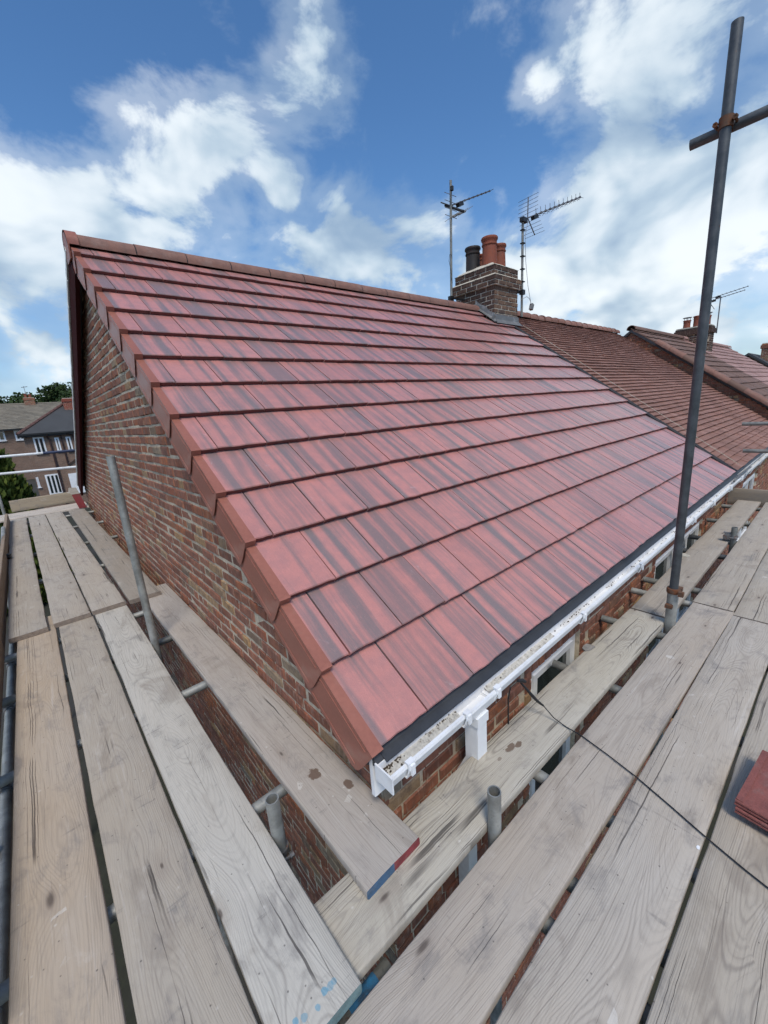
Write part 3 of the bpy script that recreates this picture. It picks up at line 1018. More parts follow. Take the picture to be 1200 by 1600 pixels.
def silt(x0, x1, y0, y1, z, seed, name='silt'):
    mb = MB()
    n = int((x1 - x0) / 0.012)
    ny = 8
    vs_ = []
    for i in range(n + 1):
        for j in range(ny + 1):
            xx = x0 + (x1 - x0) * i / n
            yy = y0 + (y1 - y0) * j / ny
            vs_.append((xx, yy, z + 0.0035 * mnoise.fractal((xx * 40, yy * 40, seed), 1.0, 2.0, 4) + 0.012 * (j / ny) ** 2))
    fs_ = [(i * (ny + 1) + j, (i + 1) * (ny + 1) + j, (i + 1) * (ny + 1) + j + 1, i * (ny + 1) + j + 1) for i in range(n) for j in range(ny)]
    mb.add(vs_, fs_)
    o = part(name, mb, GRIT, gut, True)
    o['kind'] = 'stuff'


silt(0.02, 0.432, -0.068, -0.014, -0.094, 1)
silt(0.64, 1.25, -0.060, -0.014, -0.101, 2)
mb = MB()
rs = random.Random(4)
for k in range(420):
    xx = 0.03 + 6.3 * rs.random() ** 2.0
    if 0.43 < xx < 0.64:
        continue
    clump = mnoise.noise((xx * 9, 3.3, 0))
    if clump < -0.05 and rs.random() < 0.8:
        continue
    yy = -0.015 - 0.014 * rs.random() ** 2 if rs.random() < (0.80 if xx < 0.5 else 0.93) else rs.uniform(-0.068, -0.015)
    sz = rs.uniform(0.0012, 0.0038)
    mt = Matrix.Translation((xx, yy, (-0.084 if xx < 0.5 else -0.100) + rs.uniform(-.002, .006))) @ Matrix.Rotation(rs.uniform(0, 6), 4, Vector((rs.random(), rs.random(), rs.random() + .1)).normalized())
    mb.box((-sz, -sz * .7, -sz * .5), (sz, sz * .7, sz * .5), mat=mt)
o = part('crumbs', mb, CRUMB, gut)
o['kind'] = 'stuff'

dp = MB()
for (a, e) in [((0.497, -0.080, -0.36), (0.563, -0.014, -0.121)), ((0.491, -0.086, -0.17), (0.569, -0.008, -0.125))]:
    dp.box(a, e)
dp.prism([(0.4975, -0.0795, -0.36), (0.4975, -0.0145, -0.36), (0.4975, 0.052, -0.50), (0.4975, -0.013, -0.50)], (0.065, 0, 0))
dp.box((0.497, -0.014, GZ), (0.563, 0.052, -0.50))
part('downpipe', dp, UPVC, house)

# ------------------------------------------------------------------ party chimney (part of the house)
cx0, cx1, cy0, cy1 = 5.97, 6.72, 3.45, 4.30
mb = MB()
i_ = 0.009
mb.box((cx0 + i_, cy0 + i_, 2.1), (cx1 - i_, cy1 - i_, 3.105))
mb.box((cx0 - 0.05 + i_, cy0 - 0.05 + i_, 3.105), (cx1 + 0.05 - i_, cy1 + 0.05 - i_, 3.255))
mb.box((cx0 - 0.004 + i_, cy0 - 0.004 + i_, 3.255), (cx1 + 0.004 - i_, cy1 + 0.004 - i_, 3.43))
chim = part('chimney', mb, MORTAR_L, house)
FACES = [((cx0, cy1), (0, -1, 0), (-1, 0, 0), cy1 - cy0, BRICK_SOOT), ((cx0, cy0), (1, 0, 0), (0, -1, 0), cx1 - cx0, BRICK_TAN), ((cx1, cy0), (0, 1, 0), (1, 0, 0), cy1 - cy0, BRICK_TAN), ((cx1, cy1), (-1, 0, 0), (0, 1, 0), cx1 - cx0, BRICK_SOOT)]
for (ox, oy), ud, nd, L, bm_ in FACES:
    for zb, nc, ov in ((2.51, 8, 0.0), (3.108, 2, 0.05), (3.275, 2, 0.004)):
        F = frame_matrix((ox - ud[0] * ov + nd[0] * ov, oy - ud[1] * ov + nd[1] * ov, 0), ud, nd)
        LL = L + 2 * ov
        for k in range(nc):
            z = zb + 0.0745 * k + 0.037
            edges = [0.0]
            first = (0.225 if k % 2 else 0.1125)
            e = first
            while e < LL - 0.06:
                edges.append(e)
                e += 0.225
            edges.append(LL)
            for a, e in zip(edges, edges[1:]):
                w = e - a - 0.012
                if zb + 0.0745 * k < 2.80 and nd[0] == -1 and F @ Vector(((a + e) / 2, 0, 0)) is None:
                    continue
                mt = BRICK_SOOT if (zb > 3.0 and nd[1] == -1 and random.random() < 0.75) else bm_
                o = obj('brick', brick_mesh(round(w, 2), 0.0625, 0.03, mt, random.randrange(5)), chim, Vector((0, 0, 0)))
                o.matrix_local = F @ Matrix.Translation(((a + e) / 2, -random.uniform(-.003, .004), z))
# mortar fillet and flaunching
mb = MB()
o1 = 0.053
lo = [(cx0 - o1, cy0 - o1, 3.257), (cx1 + o1, cy0 - o1, 3.257), (cx1 + o1, cy1 + o1, 3.257), (cx0 - o1, cy1 + o1, 3.257)]
hi = [(cx0 - .008, cy0 - .008, 3.288), (cx1 + .008, cy0 - .008, 3.288), (cx1 + .008, cy1 + .008, 3.288), (cx0 - .008, cy1 + .008, 3.288)]
mb.add(lo + hi, [(0, 1, 5, 4), (1, 2, 6, 5), (2, 3, 7, 6), (3, 0, 4, 7), (3, 2, 1, 0), (4, 5, 6, 7)])
part('mortar_fillet', mb, MORTAR_L, chim)
mb = MB()
nn = 14
vs_ = []
for i in range(nn + 1):
    for j in range(nn + 1):
        a, c_ = i / nn, j / nn
        ed = min(a, 1 - a, c_, 1 - c_)
        zz = 3.425 + 0.105 * min(1, ed * 4.0) ** 0.8 + 0.008 * mnoise.noise((a * 6, c_ * 6, 3)) if ed > 0 else 3.425
        vs_.append((cx0 - .012 + (cx1 - cx0 + .024) * a + 0.01 * mnoise.noise((a * 5, c_ * 5, 9)), cy0 - .012 + (cy1 - cy0 + .024) * c_ + 0.01 * mnoise.noise((a * 5, c_ * 5, 19)), zz))
mb.add(vs_, [(i * (nn + 1) + j, (i + 1) * (nn + 1) + j, (i + 1) * (nn + 1) + j + 1, i * (nn + 1) + j + 1) for i in range(nn) for j in range(nn)])
part('flaunching', mb, MORTAR_L, chim, True)


def pot(c, r, h, mat, parent, cowl=False):
    pr = [(r * 1.02, 0), (r * 0.96, h * 0.55), (r * 0.93, h * 0.70), (r * 1.03, h * 0.71), (r * 1.05, h * 0.75), (r * 0.97, h * 0.77), (r * 0.98, h * 0.86), (r * 1.10, h * 0.90), (r * 1.13, h * 0.95), (r * 1.06, h), (r * 0.86, h), (r * 0.82, h * 0.5)]
    mb = MB().lathe(c, pr, 22)
    o = part('chimney_pot', mb, mat, parent, True)
    return o


pot((6.20, 3.70, 3.50), 0.130, 0.44, TERRA, chim)
pot((6.56, 3.74, 3.49), 0.115, 0.41, TERRA, chim)
o = pot((6.20, 4.06, 3.49), 0.128, 0.40, SOOT, chim)
o['label'] = 'soot blackened chimney pot'
pot((6.52, 4.08, 3.49), 0.100, 0.34, TERRA, chim)
# lead flashings
mb = MB()
n = 12
vs_ = []
for i in range(n + 1):
    xx = cx0 - 0.07 + (cx1 - cx0 + 0.09) * i / n
    w = 0.012 * mnoise.noise((xx * 6, 1, 0))
    vs_ += [(xx, cy0 - 0.006, 2.64 + w), (xx, cy0 - 0.012, 2.555 + w * .4), (xx, cy0 - 0.10 + w, (cy0 - 0.10) * sP / cP + 0.022 + w * .3)]
mb.add(vs_, [(i * 3 + k, (i + 1) * 3 + k, (i + 1) * 3 + k + 1, i * 3 + k + 1) for i in range(n) for k in range(2)])
part('apron_flashing', mb, LEAD, chim, True)
mb = MB()
vs_ = []
ys = [cy0 - 0.08, 3.45, 3.55, 3.65, 3.75, Y_RIDGE]
for k, yy in enumerate(ys):
    zr = yy * sP / cP
    zz = zr + 0.10 + (0.03 if k % 2 else 0.0) + random.uniform(-.01, .02)
    xo = cx0 - 0.006 - (0.02 if yy < cy0 else 0)
    vs_ += [(xo, yy, zz if yy >= cy0 else zr + 0.03), (xo - 0.01, yy, zr + 0.045), (xo - 0.08 + 0.03 * mnoise.noise((yy * 9, 0, 0)), yy, zr + 0.024)]
mb.add(vs_, [(i * 3 + k, (i + 1) * 3 + k, (i + 1) * 3 + k + 1, i * 3 + k + 1) for i in range(len(ys) - 1) for k in range(2)])
part('step_flashing', mb, LEAD, chim, True)

# ------------------------------------------------------------------ roofs of plain tiles
def M_oldtile(name, stops, lich=(0.32, 0.27, 0.20), lamt=0.3):
    m, t, b = mat_new(name)
    c = t.new('ShaderNodeTexCoord').outputs['Object']
    oi = t.new('ShaderNodeObjectInfo')
    geo = t.new('ShaderNodeNewGeometry')
    pos = geo.outputs['Position']
    r = t.math('FRACT', t.math('ADD', t.math('MULTIPLY', oi.outputs['Random'], 7.13), t.math('MULTIPLY', geo.outputs['Random Per Island'], 5.77)))
    base = t.ramp(r, stops)
    big = t.noise(pos, 1.1, 5, 0.6)
    fine = t.noise(pos, 45, 5, 0.7)
    col = t.mix(t.map(big, 0.35, 0.7, 0, 0.5), base, tuple(x * 0.55 for x in stops[1][1]))
    col = t.mix(t.map(fine, 0.58, 0.75, 0, lamt), col, lich)
    t.put(b.inputs['Base Color'], col)
    b.inputs['Roughness'].default_value = 0.78
    t.put(b.inputs['Normal'], t.bump(fine, 0.4, 0.004))
    return m


OLDTILE = M_oldtile('old_clay_tile', [(0.0, (0.20, 0.095, 0.068)), (0.35, (0.27, 0.13, 0.095)), (0.65, (0.235, 0.12, 0.09)), (1.0, (0.31, 0.165, 0.13))])
BROWNTILE = M_oldtile('brown_concrete_tile', [(0.0, (0.155, 0.085, 0.06)), (0.5, (0.18, 0.10, 0.075)), (1.0, (0.145, 0.085, 0.065))], (0.26, 0.22, 0.07), 0.55)
PINKTILE = M_oldtile('painted_sunlit_pink_tile', [(0.0, (0.33, 0.19, 0.165)), (0.5, (0.38, 0.23, 0.20)), (1.0, (0.31, 0.18, 0.16))])  # pink tile of another roof; sunlight on it is put into the paler colour
GREYTILE = M_oldtile('grey_concrete_tile', [(0.0, (0.175, 0.15, 0.115)), (0.5, (0.21, 0.185, 0.145)), (1.0, (0.14, 0.125, 0.10))])
SLATE = M_oldtile('dark_slate', [(0.0, (0.045, 0.048, 0.052)), (0.5, (0.06, 0.062, 0.066)), (1.0, (0.05, 0.05, 0.052))], (0.10, 0.10, 0.10))


def tile_field(parent, O, ux, us, un, x0, x1, s1, w, gauge, tk, mat, n_single, seed, name='roof_tile', sag=0.0, tilt=1.0, skip=None):
    """courses of tiles on a plane: O origin at the eaves, ux along, us up the slope, un out of it"""
    rs = random.Random(seed)
    rows = []
    k = 0
    s = 0.0
    while s < s1 - 0.02:
        x = x0 - (w / 2 if k % 2 else 0)
        while x < x1:
            a, e = max(x, x0), min(x + w, x1)
            if e - a > w * 0.25 and not (skip and skip((a + e) / 2, s)):
                rows.append(((a + e) / 2, s, e - a, min(gauge * 1.35, s1 - s + 0.01)))
            x += w
        s += gauge
        k += 1
    c0 = lambda t_: O + ux * t_[0] + us * t_[1]
    rows.sort(key=lambda t_: (c0(t_) - CAM).length)
    base = Matrix(((ux.x, us.x, un.x, 0), (ux.y, us.y, un.y, 0), (ux.z, us.z, un.z, 0), (0, 0, 0, 1)))
    cache = {}
    mb = MB()
    dr = tk / gauge * tilt

    def shape(ww, ll):
        h = ww / 2 - 0.0012
        v = [(-h, 0, -tk), (h, 0, -tk), (h, 0, 0), (-h, 0, 0), (-h, ll, -dr * ll), (h, ll, -dr * ll), (-h, ll, -dr * ll - tk * .6), (h, ll, -dr * ll - tk * .6)]
        f = [(0, 1, 2, 3), (3, 2, 5, 4), (0, 3, 4, 6), (1, 7, 5, 2), (4, 5, 7, 6), (0, 6, 7, 1)]
        return v, f
    for i, t_ in enumerate(rows):
        sg = sag * mnoise.noise((t_[0] * 0.7, t_[1] * 1.1, seed))
        p = c0(t_) + un * (sg + rs.uniform(-.002, .003)) + us * rs.uniform(-.004, .004)
        R = Matrix.Translation(p) @ base @ Matrix.Rotation(rs.uniform(-.012, .012), 4, 'Z') @ Matrix.Rotation(rs.uniform(-.015, .015), 4, 'Y')
        if i < n_single:
            key = (round(t_[2], 2), round(t_[3], 2))
            if key not in cache:
                v, f = shape(*key)
                cache[key] = MB().add(v, f).mesh(name, mat)
            o = obj(name, cache[key], parent)
            o.matrix_local = R
        else:
            v, f = shape(t_[2], t_[3])
            mb.add([R @ Vector(q) for q in v], f)
    if mb.v:
        o = part('tiling', mb, mat, parent)
        o['kind'] = 'stuff'


# ------------------------------------------------------------------ neighbour under old clay tiles
nb_house = thing('terraced_house', (9.5, 4.7, GZ), 'middle brick house under an old plain clay tile roof', 'house')
X2 = 12.62
mb = MB()
WIN2 = (7.72, 9.15, -1.6, -0.40)
mb.box((XR + 0.003, YW + 0.012, GZ - .2), (WIN2[0], YW + 0.24, -0.03)).box((WIN2[1], YW + 0.012, GZ - .2), (X2, YW + 0.24, -0.03))
mb.box((WIN2[0], YW + 0.012, WIN2[3]), (WIN2[1], YW + 0.24, -0.03)).box((WIN2[0], YW + 0.012, GZ - .2), (WIN2[1], YW + 0.24, WIN2[2]))
w2 = part('front_wall', mb, MORTAR, nb_house)
part('rear_wall', MB().box((XR + 0.003, Y_BACK - .25, GZ - .2), (X2, Y_BACK, -0.05)), BRICK, nb_house)
F = frame_matrix((XR + 0.005, YW, 0), (1, 0, 0), (0, -1, 0))
bl = wall_bricks(None, None, None, X2 - XR, -1.8, -0.07, lambda u, z: not (WIN2[0] < u + XR < WIN2[1] and WIN2[2] < z < WIN2[3]), 9)
lay(w2, F, bl, BRICK, 40, lambda p: near_score((0, -1, 0))(p) * (1 if p.z > -0.6 else .1))
window(nb_house, WIN2[0], WIN2[1], WIN2[2], WIN2[3], YW + 0.04, 2)
mb = MB()
prof2 = [(-0.02, -0.07), (Y_RIDGE, Z_RIDGE - 0.035), (Y_BACK + .12, Z_BACK - .1), (Y_BACK + .12, Z_BACK - .16), (Y_RIDGE, Z_RIDGE - 0.13), (0.06, -0.10)]
mb.prism([(XR + 0.01, y, z) for y, z in prof2], (X2 - XR - 0.02, 0, 0))
roof2 = part('roof', mb, FELT, nb_house)
US, UN, UX = Vector((0, cP, sP)), Vector((0, -sP, cP)), Vector((1, 0, 0))
chim_skip = lambda x, s: (x < 0.30 and s * cP > 3.44)
tile_field(roof2, Vector((XR + 0.045, 0.0, 0.0)) + UN * 0.006, UX, US, UN, 0.0, X2 - XR - 0.06, S_RIDGE - 0.02, 0.167, 0.1, 0.027, OLDTILE, 300, 31, sag=0.018, skip=chim_skip)
mb = MB()
mb.prism([slope(XR + 0.004, 0.0, -0.04), slope(XR + 0.042, 0.0, -0.04), slope(XR + 0.042, 0.0, 0.008), slope(XR + 0.004, 0.0, -0.012)], US * 4.25)
part('abutment_strip', mb, BLACK, roof2)
mb = MB()
mb.path([slope(XR + 0.36 + 0.012 * mnoise.noise((k * .6, 0, 0)), 0.05 + k * 0.16, 0.016) for k in range(27)], 0.0032, 5)
part('sand_course_line', mb, MORTAR_L, roof2)
x = XR + 0.62
k = 0
rs = random.Random(8)
while x < X2 - 0.08:
    hb = halfround(x + 0.004, x + 0.30, Y_RIDGE + rs.uniform(-.006, .006), Z_RIDGE - 0.035 + rs.uniform(-.006, .012), 0.115)
    part('ridge_tile', hb, OLDTILE, roof2, True)
    cl_ = halfround(x - 0.012, x + 0.026, Y_RIDGE, Z_RIDGE - 0.035 + 0.004, 0.128)
    part('ridge_roll', cl_, OLDTILE, roof2, True)
    x += 0.305
gut2 = part('gutter', gutter(XR + 0.03, X2, -0.088, -0.010, -0.046, 0.056), UPVC_D, nb_house)
for bx0 in (6.55, 7.0, 7.9, 8.8, 9.7, 10.6, 11.5, 12.4):
    part('bracket', MB().prism([(bx0 - 0.016, y, z) for y, z in [(-0.099, -0.036), (-0.101, -0.066), (-0.084, -0.110), (-0.008, -0.110), (-0.008, -0.105), (-0.080, -0.105), (-0.094, -0.066), (-0.092, -0.040)]], (0.032, 0, 0)), UPVC, gut2)
part('fascia', MB().box((XR + 0.003, 0.02, -0.20), (X2, 0.04, -0.05)), UPVC_D, nb_house)
part('gutter_lead', MB().path([(XR - 0.4, -0.045, -0.065), (XR - 0.1, -0.045, -0.050), (XR + 0.25, -0.05, -0.042), (XR + 0.7, -0.06, -0.038)], 0.012, 6), LEAD, nb_house)

# ------------------------------------------------------------------ third house, standing higher: brown tiles with capped verge
h3 = thing('terraced_house', (15, 4.7, GZ), 'farther brick house with mossy brown tiles and a capped verge', 'house')
HO = 0.33
O3 = Vector((X2, 0.0, HO))
zr3 = 2.86
sr3 = (zr3 - HO) / sP
yr3 = sr3 * cP
X3 = 17.3
mb = MB()
mb.prism([(X2 + 0.02, y, z) for y, z in [(YW, GZ), (Y_BACK, GZ), (Y_BACK, HO - .2), (yr3, zr3 - 0.12), (YW, HO - 0.10)]], (X3 - X2 - 0.04, 0, 0))
w3 = part('wall', mb, BRICK, h3)
F = frame_matrix((X2 + 0.012, 4.2, 0), (0, -1, 0), (-1, 0, 0))
bl = wall_bricks(None, None, None, 4.14, -0.25, 2.8, lambda u, z: (lambda y: z + .03 < HO + min(y, 2 * yr3 - y) * sP / cP - 0.10 and z > (min(y, 2 * Y_RIDGE - y)) * sP / cP - 0.12)(4.2 - u), 12)
lay(w3, F, bl, BRICK, 60, near_score((-1, 0, 0)))
mb = MB()
mb.prism([(X2 - 0.03, y, z) for y, z in [(-0.1, HO - .12), (yr3, zr3 - 0.05), (2 * yr3 + .1, HO - .1), (2 * yr3 + .1, HO - .16), (yr3, zr3 - .13), (-.1, HO - .18)]], (X3 - X2 + 0.03, 0, 0))
roof3 = part('roof', mb, FELT, h3)
tile_field(roof3, O3 + US * -0.1 + Vector((-0.03, 0, 0)), UX, US, UN, 0.0, X3 - X2 + 0.03, sr3 + 0.1, 0.30, 0.30, 0.028, BROWNTILE, 120, 33)
rs = random.Random(3)
for k in range(9):
    a = O3 + US * (-0.12 + k * 0.40)
    e = O3 + US * (-0.12 + k * 0.40 + 0.41)
    mb = MB()
    nn = 8
    ring = lambda c, q: [c + Vector((-0.01, 0, 0)) + UX * (-q * math.cos(math.pi * (-.1 + 1.2 * i / nn))) + UN * (q * math.sin(math.pi * (-.1 + 1.2 * i / nn)) * 0.8 - 0.01) for i in range(nn + 1)]
    R1, R2, R3 = ring(a, 0.118), ring(e, 0.105), ring(a, 0.09)
    mb.add(R3 + R1 + R2, [(i, i + 1, nn + 2 + i, nn + 1 + i) for i in range(nn)] + [(nn + 1 + i, nn + 2 + i, 2 * nn + 3 + i, 2 * nn + 2 + i) for i in range(nn)])
    part('verge_cap', mb, RIDGE if k % 3 else BROWNTILE, roof3, True)
x = X2 - 0.05
while x < X3 - .1:
    part('ridge_tile', halfround(x, x + .43, yr3, zr3 - .04, .115), BROWNTILE, roof3, True)
    x += .44

h3b = thing('terraced_house', (21, 4.7, GZ), 'far house in the row with pink roof tiles in a painted sunlit tone', 'house')
X4 = 25.5
part('wall', MB().prism([(X3 + 0.01, y, z) for y, z in [(YW, GZ), (Y_BACK, GZ), (Y_BACK, HO - .2), (yr3, zr3 - 0.12), (YW, HO - 0.10)]], (X4 - X3 - 0.02, 0, 0)), BRICK, h3b)
mb = MB()
mb.prism([(X3 + 0.004, y, z) for y, z in [(-0.1, HO - .12), (yr3, zr3 - 0.05), (2 * yr3 + .1, HO - .1), (2 * yr3 + .1, HO - .16), (yr3, zr3 - .13), (-.1, HO - .18)]], (X4 - X3, 0, 0))
roof3b = part('roof', mb, FELT, h3b)
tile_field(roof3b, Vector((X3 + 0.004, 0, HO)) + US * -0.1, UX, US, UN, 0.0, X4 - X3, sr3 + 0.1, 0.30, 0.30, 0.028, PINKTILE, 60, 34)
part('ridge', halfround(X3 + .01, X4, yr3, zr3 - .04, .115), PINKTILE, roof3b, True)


def small_chimney(parent, x0, x1, y0, y1, zb, zt, pots, mat=None):
    mat = mat or BRICK_SOOT
    mb = MB().box((x0, y0, zb), (x1, y1, zt - 0.22))
    c = part('chimney', mb, MORTAR, parent)
    for (ox, oy), ud, nd, L in [((x0 - .01, y1), (0, -1, 0), (-1, 0, 0), y1 - y0), ((x0, y0 - .01), (1, 0, 0), (0, -1, 0), x1 - x0)]:
        F = frame_matrix((ox, oy, 0), ud, nd)
        for (u, z, w, h, d) in wall_bricks(None, None, None, L, zb, zt - 0.24, lambda u, z: True, 77):
            o = obj('brick', brick_mesh(round(w, 2), 0.0625, 0.03, mat, random.randrange(3)), c, Vector((0, 0, 0)))
            o.matrix_local = F @ Matrix.Translation((u, 0, z))
    part('oversailing_course', MB().box((x0 - .05, y0 - .05, zt - 0.219), (x1 + .05, y1 + .05, zt - 0.06)).box((x0 - .02, y0 - .02, zt - 0.06), (x1 + .02, y1 + .02, zt)), mat, c)
    part('flaunching', MB().box((x0, y0, zt + 0.001), (x1, y1, zt + 0.04)), MORTAR_L, c)
    for (px_, py_, r, h, m_, cowl) in pots:
        q = pot((px_, py_, zt + 0.03), r, h, m_, c)
        if cowl:
            cb = MB().tube((px_, py_, zt + h + 0.11), (px_, py_, zt + h + 0.125), r * 1.25, 14)
            for a in range(4):
                an_ = a * math.pi / 2 + .4
                cb.tube((px_ + r * .8 * math.cos(an_), py_ + r * .8 * math.sin(an_), zt + h + 0.02), (px_ + r * .8 * math.cos(an_), py_ + r * .8 * math.sin(an_), zt + h + 0.112), 0.008, 6)
            part('cowl', cb, ALU, q)
    return c


small_chimney(h3b, 17.95, 18.55, 2.75, 3.75, 2.2, 3.17, [(18.2, 3.50, 0.11, 0.28, TERRA, True), (18.25, 3.20, 0.125, 0.38, TERRA, False), (18.25, 2.93, 0.11, 0.33, TERRA, True)])

h4 = thing('brick_house', (31, 3.2, GZ), 'farthest house at the right edge with a dark roof and brick gable', 'house')
mb = MB()
mb.prism([(28.2, y, z) for y, z in [(-2.5, GZ), (8.0, GZ), (8.0, -1.2), (3.05, 2.50), (-2.5, -1.8)]], (7, 0, 0))
part('wall', mb, BRICK, h4)
mb = MB()
for sgn, yy, zz in ((1, -2.8, -1.86), (-1, 8.3, -1.3)):
    mb.prism([(28.0, yy, zz), (28.0, 3.05, 2.62), (28.0, 3.05, 2.50), (28.0, yy, zz - .12)], (7.3, 0, 0))
roof4 = part('roof', mb, SLATE, h4)
small_chimney(h4, 29.5, 30.3, 2.0, 2.75, 1.8, 3.05, [(29.8, 2.4, 0.15, 0.34, TERRA, False)], BRICK)

# ------------------------------------------------------------------ television aerials
def yagi(parent, o, d, L, n, el, upv=(0, 0, 1), reflector=True, xel=False):
    """a boom from o along d with cross elements"""
    o, d, upv = Vector(o), Vector(d).normalized(), Vector(upv)
    s = d.cross(upv).normalized()
    v = s.cross(d).normalized()
    part('boom', MB().tube(o, o + d * L, 0.011, 8), ALU, parent)
    for k in range(n):
        c = o + d * (L * (0.20 + 0.80 * k / (n - 1)))
        mb = MB()
        e = el * (1.0 - 0.25 * k / n)
        if xel:
            for a in (1.45, -0.55, 3.7):
                mb.tube(c, c + (s * math.cos(a) + v * math.sin(a)) * e * 0.62, 0.0042, 5)
            mb.box((-.016, -.016, -.016), (.016, .016, .016), mat=Matrix.Translation(c))
        else:
            mb.tube(c - s * e, c + s * e, 0.0045, 5)
            mb.box((-.012, -.012, -.012), (.012, .012, .012), mat=Matrix.Translation(c))
        part('element', mb, ALU, parent)
    part('junction_box', MB().box((-.05, -.035, -.03), (.09, .035, .03), mat=Matrix.Translation(o + d * (L * 0.16) - v * 0.03) @ d.to_track_quat('X', 'Z').to_matrix().to_4x4()), BLACK, parent)
    if reflector:
        for sg in (1, -1):
            a = o + d * (L * 0.06)
            e = a + (v * sg * 0.30 + d * 0.13)
            mb = MB().tube(a, e, 0.010, 6)
            for k in range(5):
                c = a.lerp(e, 0.22 + 0.19 * k)
                mb.tube(c - s * 0.20, c + s * 0.20, 0.0035, 5)
            part('reflector', mb, ALU, parent)


A1 = thing('television_aerial', (5.61, 4.12, 2.95), 'left of two rooftop aerials, tall dark mast with stacked small arrays', 'aerial', 'aerials on the near chimney')
part('mast', MB().tube((5.62, 4.12, 2.86), (5.70, 4.12, 4.84), 0.021, 12, 0.003), GALV_D, A1)
yagi(A1, (5.70, 4.10, 4.47), (0.92, 0.02, 0.40), 1.25, 8, 0.11, reflector=False)
part('bracket_arm', MB().tube((5.60, 4.02, 4.66), (5.80, 4.18, 4.75), 0.014, 8).tube((5.60, 4.02, 4.63), (5.60, 4.02, 4.69), 0.03, 8), BLACK, A1)
part('dipole', MB().tube((5.69, 4.25, 4.52), (5.72, 3.88, 4.30), 0.02, 8).tube((5.64, 4.3, 4.57), (5.70, 4.1, 4.45), 0.01, 6), BLACK, A1)
mb = MB().tube((5.66, 4.08, 4.28), (5.98, 4.04, 4.42), 0.018, 8)
for k in range(4):
    c = Vector((5.66, 4.08, 4.28)).lerp(Vector((5.98, 4.04, 4.42)), k / 3)
    mb.tube(c + Vector((0, -.16, .02)), c + Vector((0, .16, -.02)), 0.004, 5)
part('small_array', mb, GALV, A1)
mb = MB()
for k in range(4):
    c = Vector((5.685, 4.12, 4.30 + 0.11 * k))
    mb.tube(c + Vector((-0.10, .05, .03)), c + Vector((0.09, -.05, -.03)), 0.005, 5)
part('cross_rod', mb, ALU, A1)
part('wall_bracket', MB().box((5.56, 4.08, 2.99), (5.96, 4.10, 3.02)).box((5.58, 4.09, 2.95), (5.66, 4.16, 3.04)), BLACK, A1)
mb = MB()
mb.path([(5.645, 4.10, 3.25 + 0.0), (5.58, 4.08, 3.45), (5.53, 4.07, 3.58), (5.55, 4.07, 3.68), (5.65, 4.1, 3.70)], 0.004, 5)
part('cable_loop', mb, BLACK, A1)

A2 = thing('television_aerial', (6.86, 3.52, 2.7), 'right rooftop aerial with long boom and fan reflector on chimney', 'aerial', 'aerials on the near chimney')
part('mast', MB().tube((6.84, 3.44, 2.66), (6.85, 3.44, 4.30), 0.022, 12, 0.003), GALV_D, A2)
yagi(A2, (6.85, 3.42, 4.26), (0.915, -0.06, 0.36), 2.05, 11, 0.16, xel=True)
part('wall_bracket', MB().box((6.70, 3.445, 3.06), (6.90, 3.475, 3.10)).box((6.80, 3.40, 3.04), (6.89, 3.47, 3.12)), BLACK, A2)
part('clamp', MB().box((6.79, 3.39, 4.22), (6.93, 3.47, 4.29)), BLACK, A2)
for k in range(5):
    part('cable_clip', MB().box((6.81, 3.405, 3.25 + .21 * k), (6.89, 3.47, 3.265 + .21 * k)), BLACK, A2)
mb = MB()
mb.path([(6.95, 3.40, 4.24), (6.90, 3.42, 4.0), (6.93, 3.42, 3.6), (7.00, 3.41, 3.2), (7.10, 3.40, 2.90)], 0.0045, 5)
mb.path([(7.10, 3.40, 2.92), (7.06, 3.41, 2.99), (6.98, 3.42, 3.02), (6.88, 3.43, 2.98)], 0.0045, 5)
part('hanging_cable', mb, M_plain('grey_cable', (0.25, 0.25, 0.26), 0.6), A2)
part('amplifier_box', MB().box((-.03, -.03, -.055), (.03, .03, .055), mat=Matrix.Translation((7.12, 3.40, 2.85)) @ Matrix.Rotation(0.4, 4, 'Y')), COUP, A2)

A3 = thing('television_aerial', (18.25, 3.05, 3.0), 'distant aerial over the far chimney, partly behind the dark scaffold tube', 'aerial')
part('mast', MB().tube((18.25, 2.62, 2.9), (18.25, 2.62, 4.08), 0.018, 8), ALU, A3)
yagi(A3, (18.25, 3.0, 3.98), (0.10, -1.0, 0.16), 1.0, 9, 0.17)
yagi(A3, (18.4, 2.9, 4.10), (0.05, -1.0, 0.16), 0.95, 8, 0.19, reflector=False)
A4 = thing('television_aerial', (29.9, 2.4, 3.0), 'faint distant aerial at the right edge above the farthest chimney', 'aerial')
part('mast', MB().tube((29.9, 2.2, 2.9), (29.9, 2.2, 4.0), 0.016, 8), ALU, A4)
yagi(A4, (29.9, 2.68, 3.92), (0.0, -1.0, 0.02), 0.9, 6, 0.16, reflector=False)

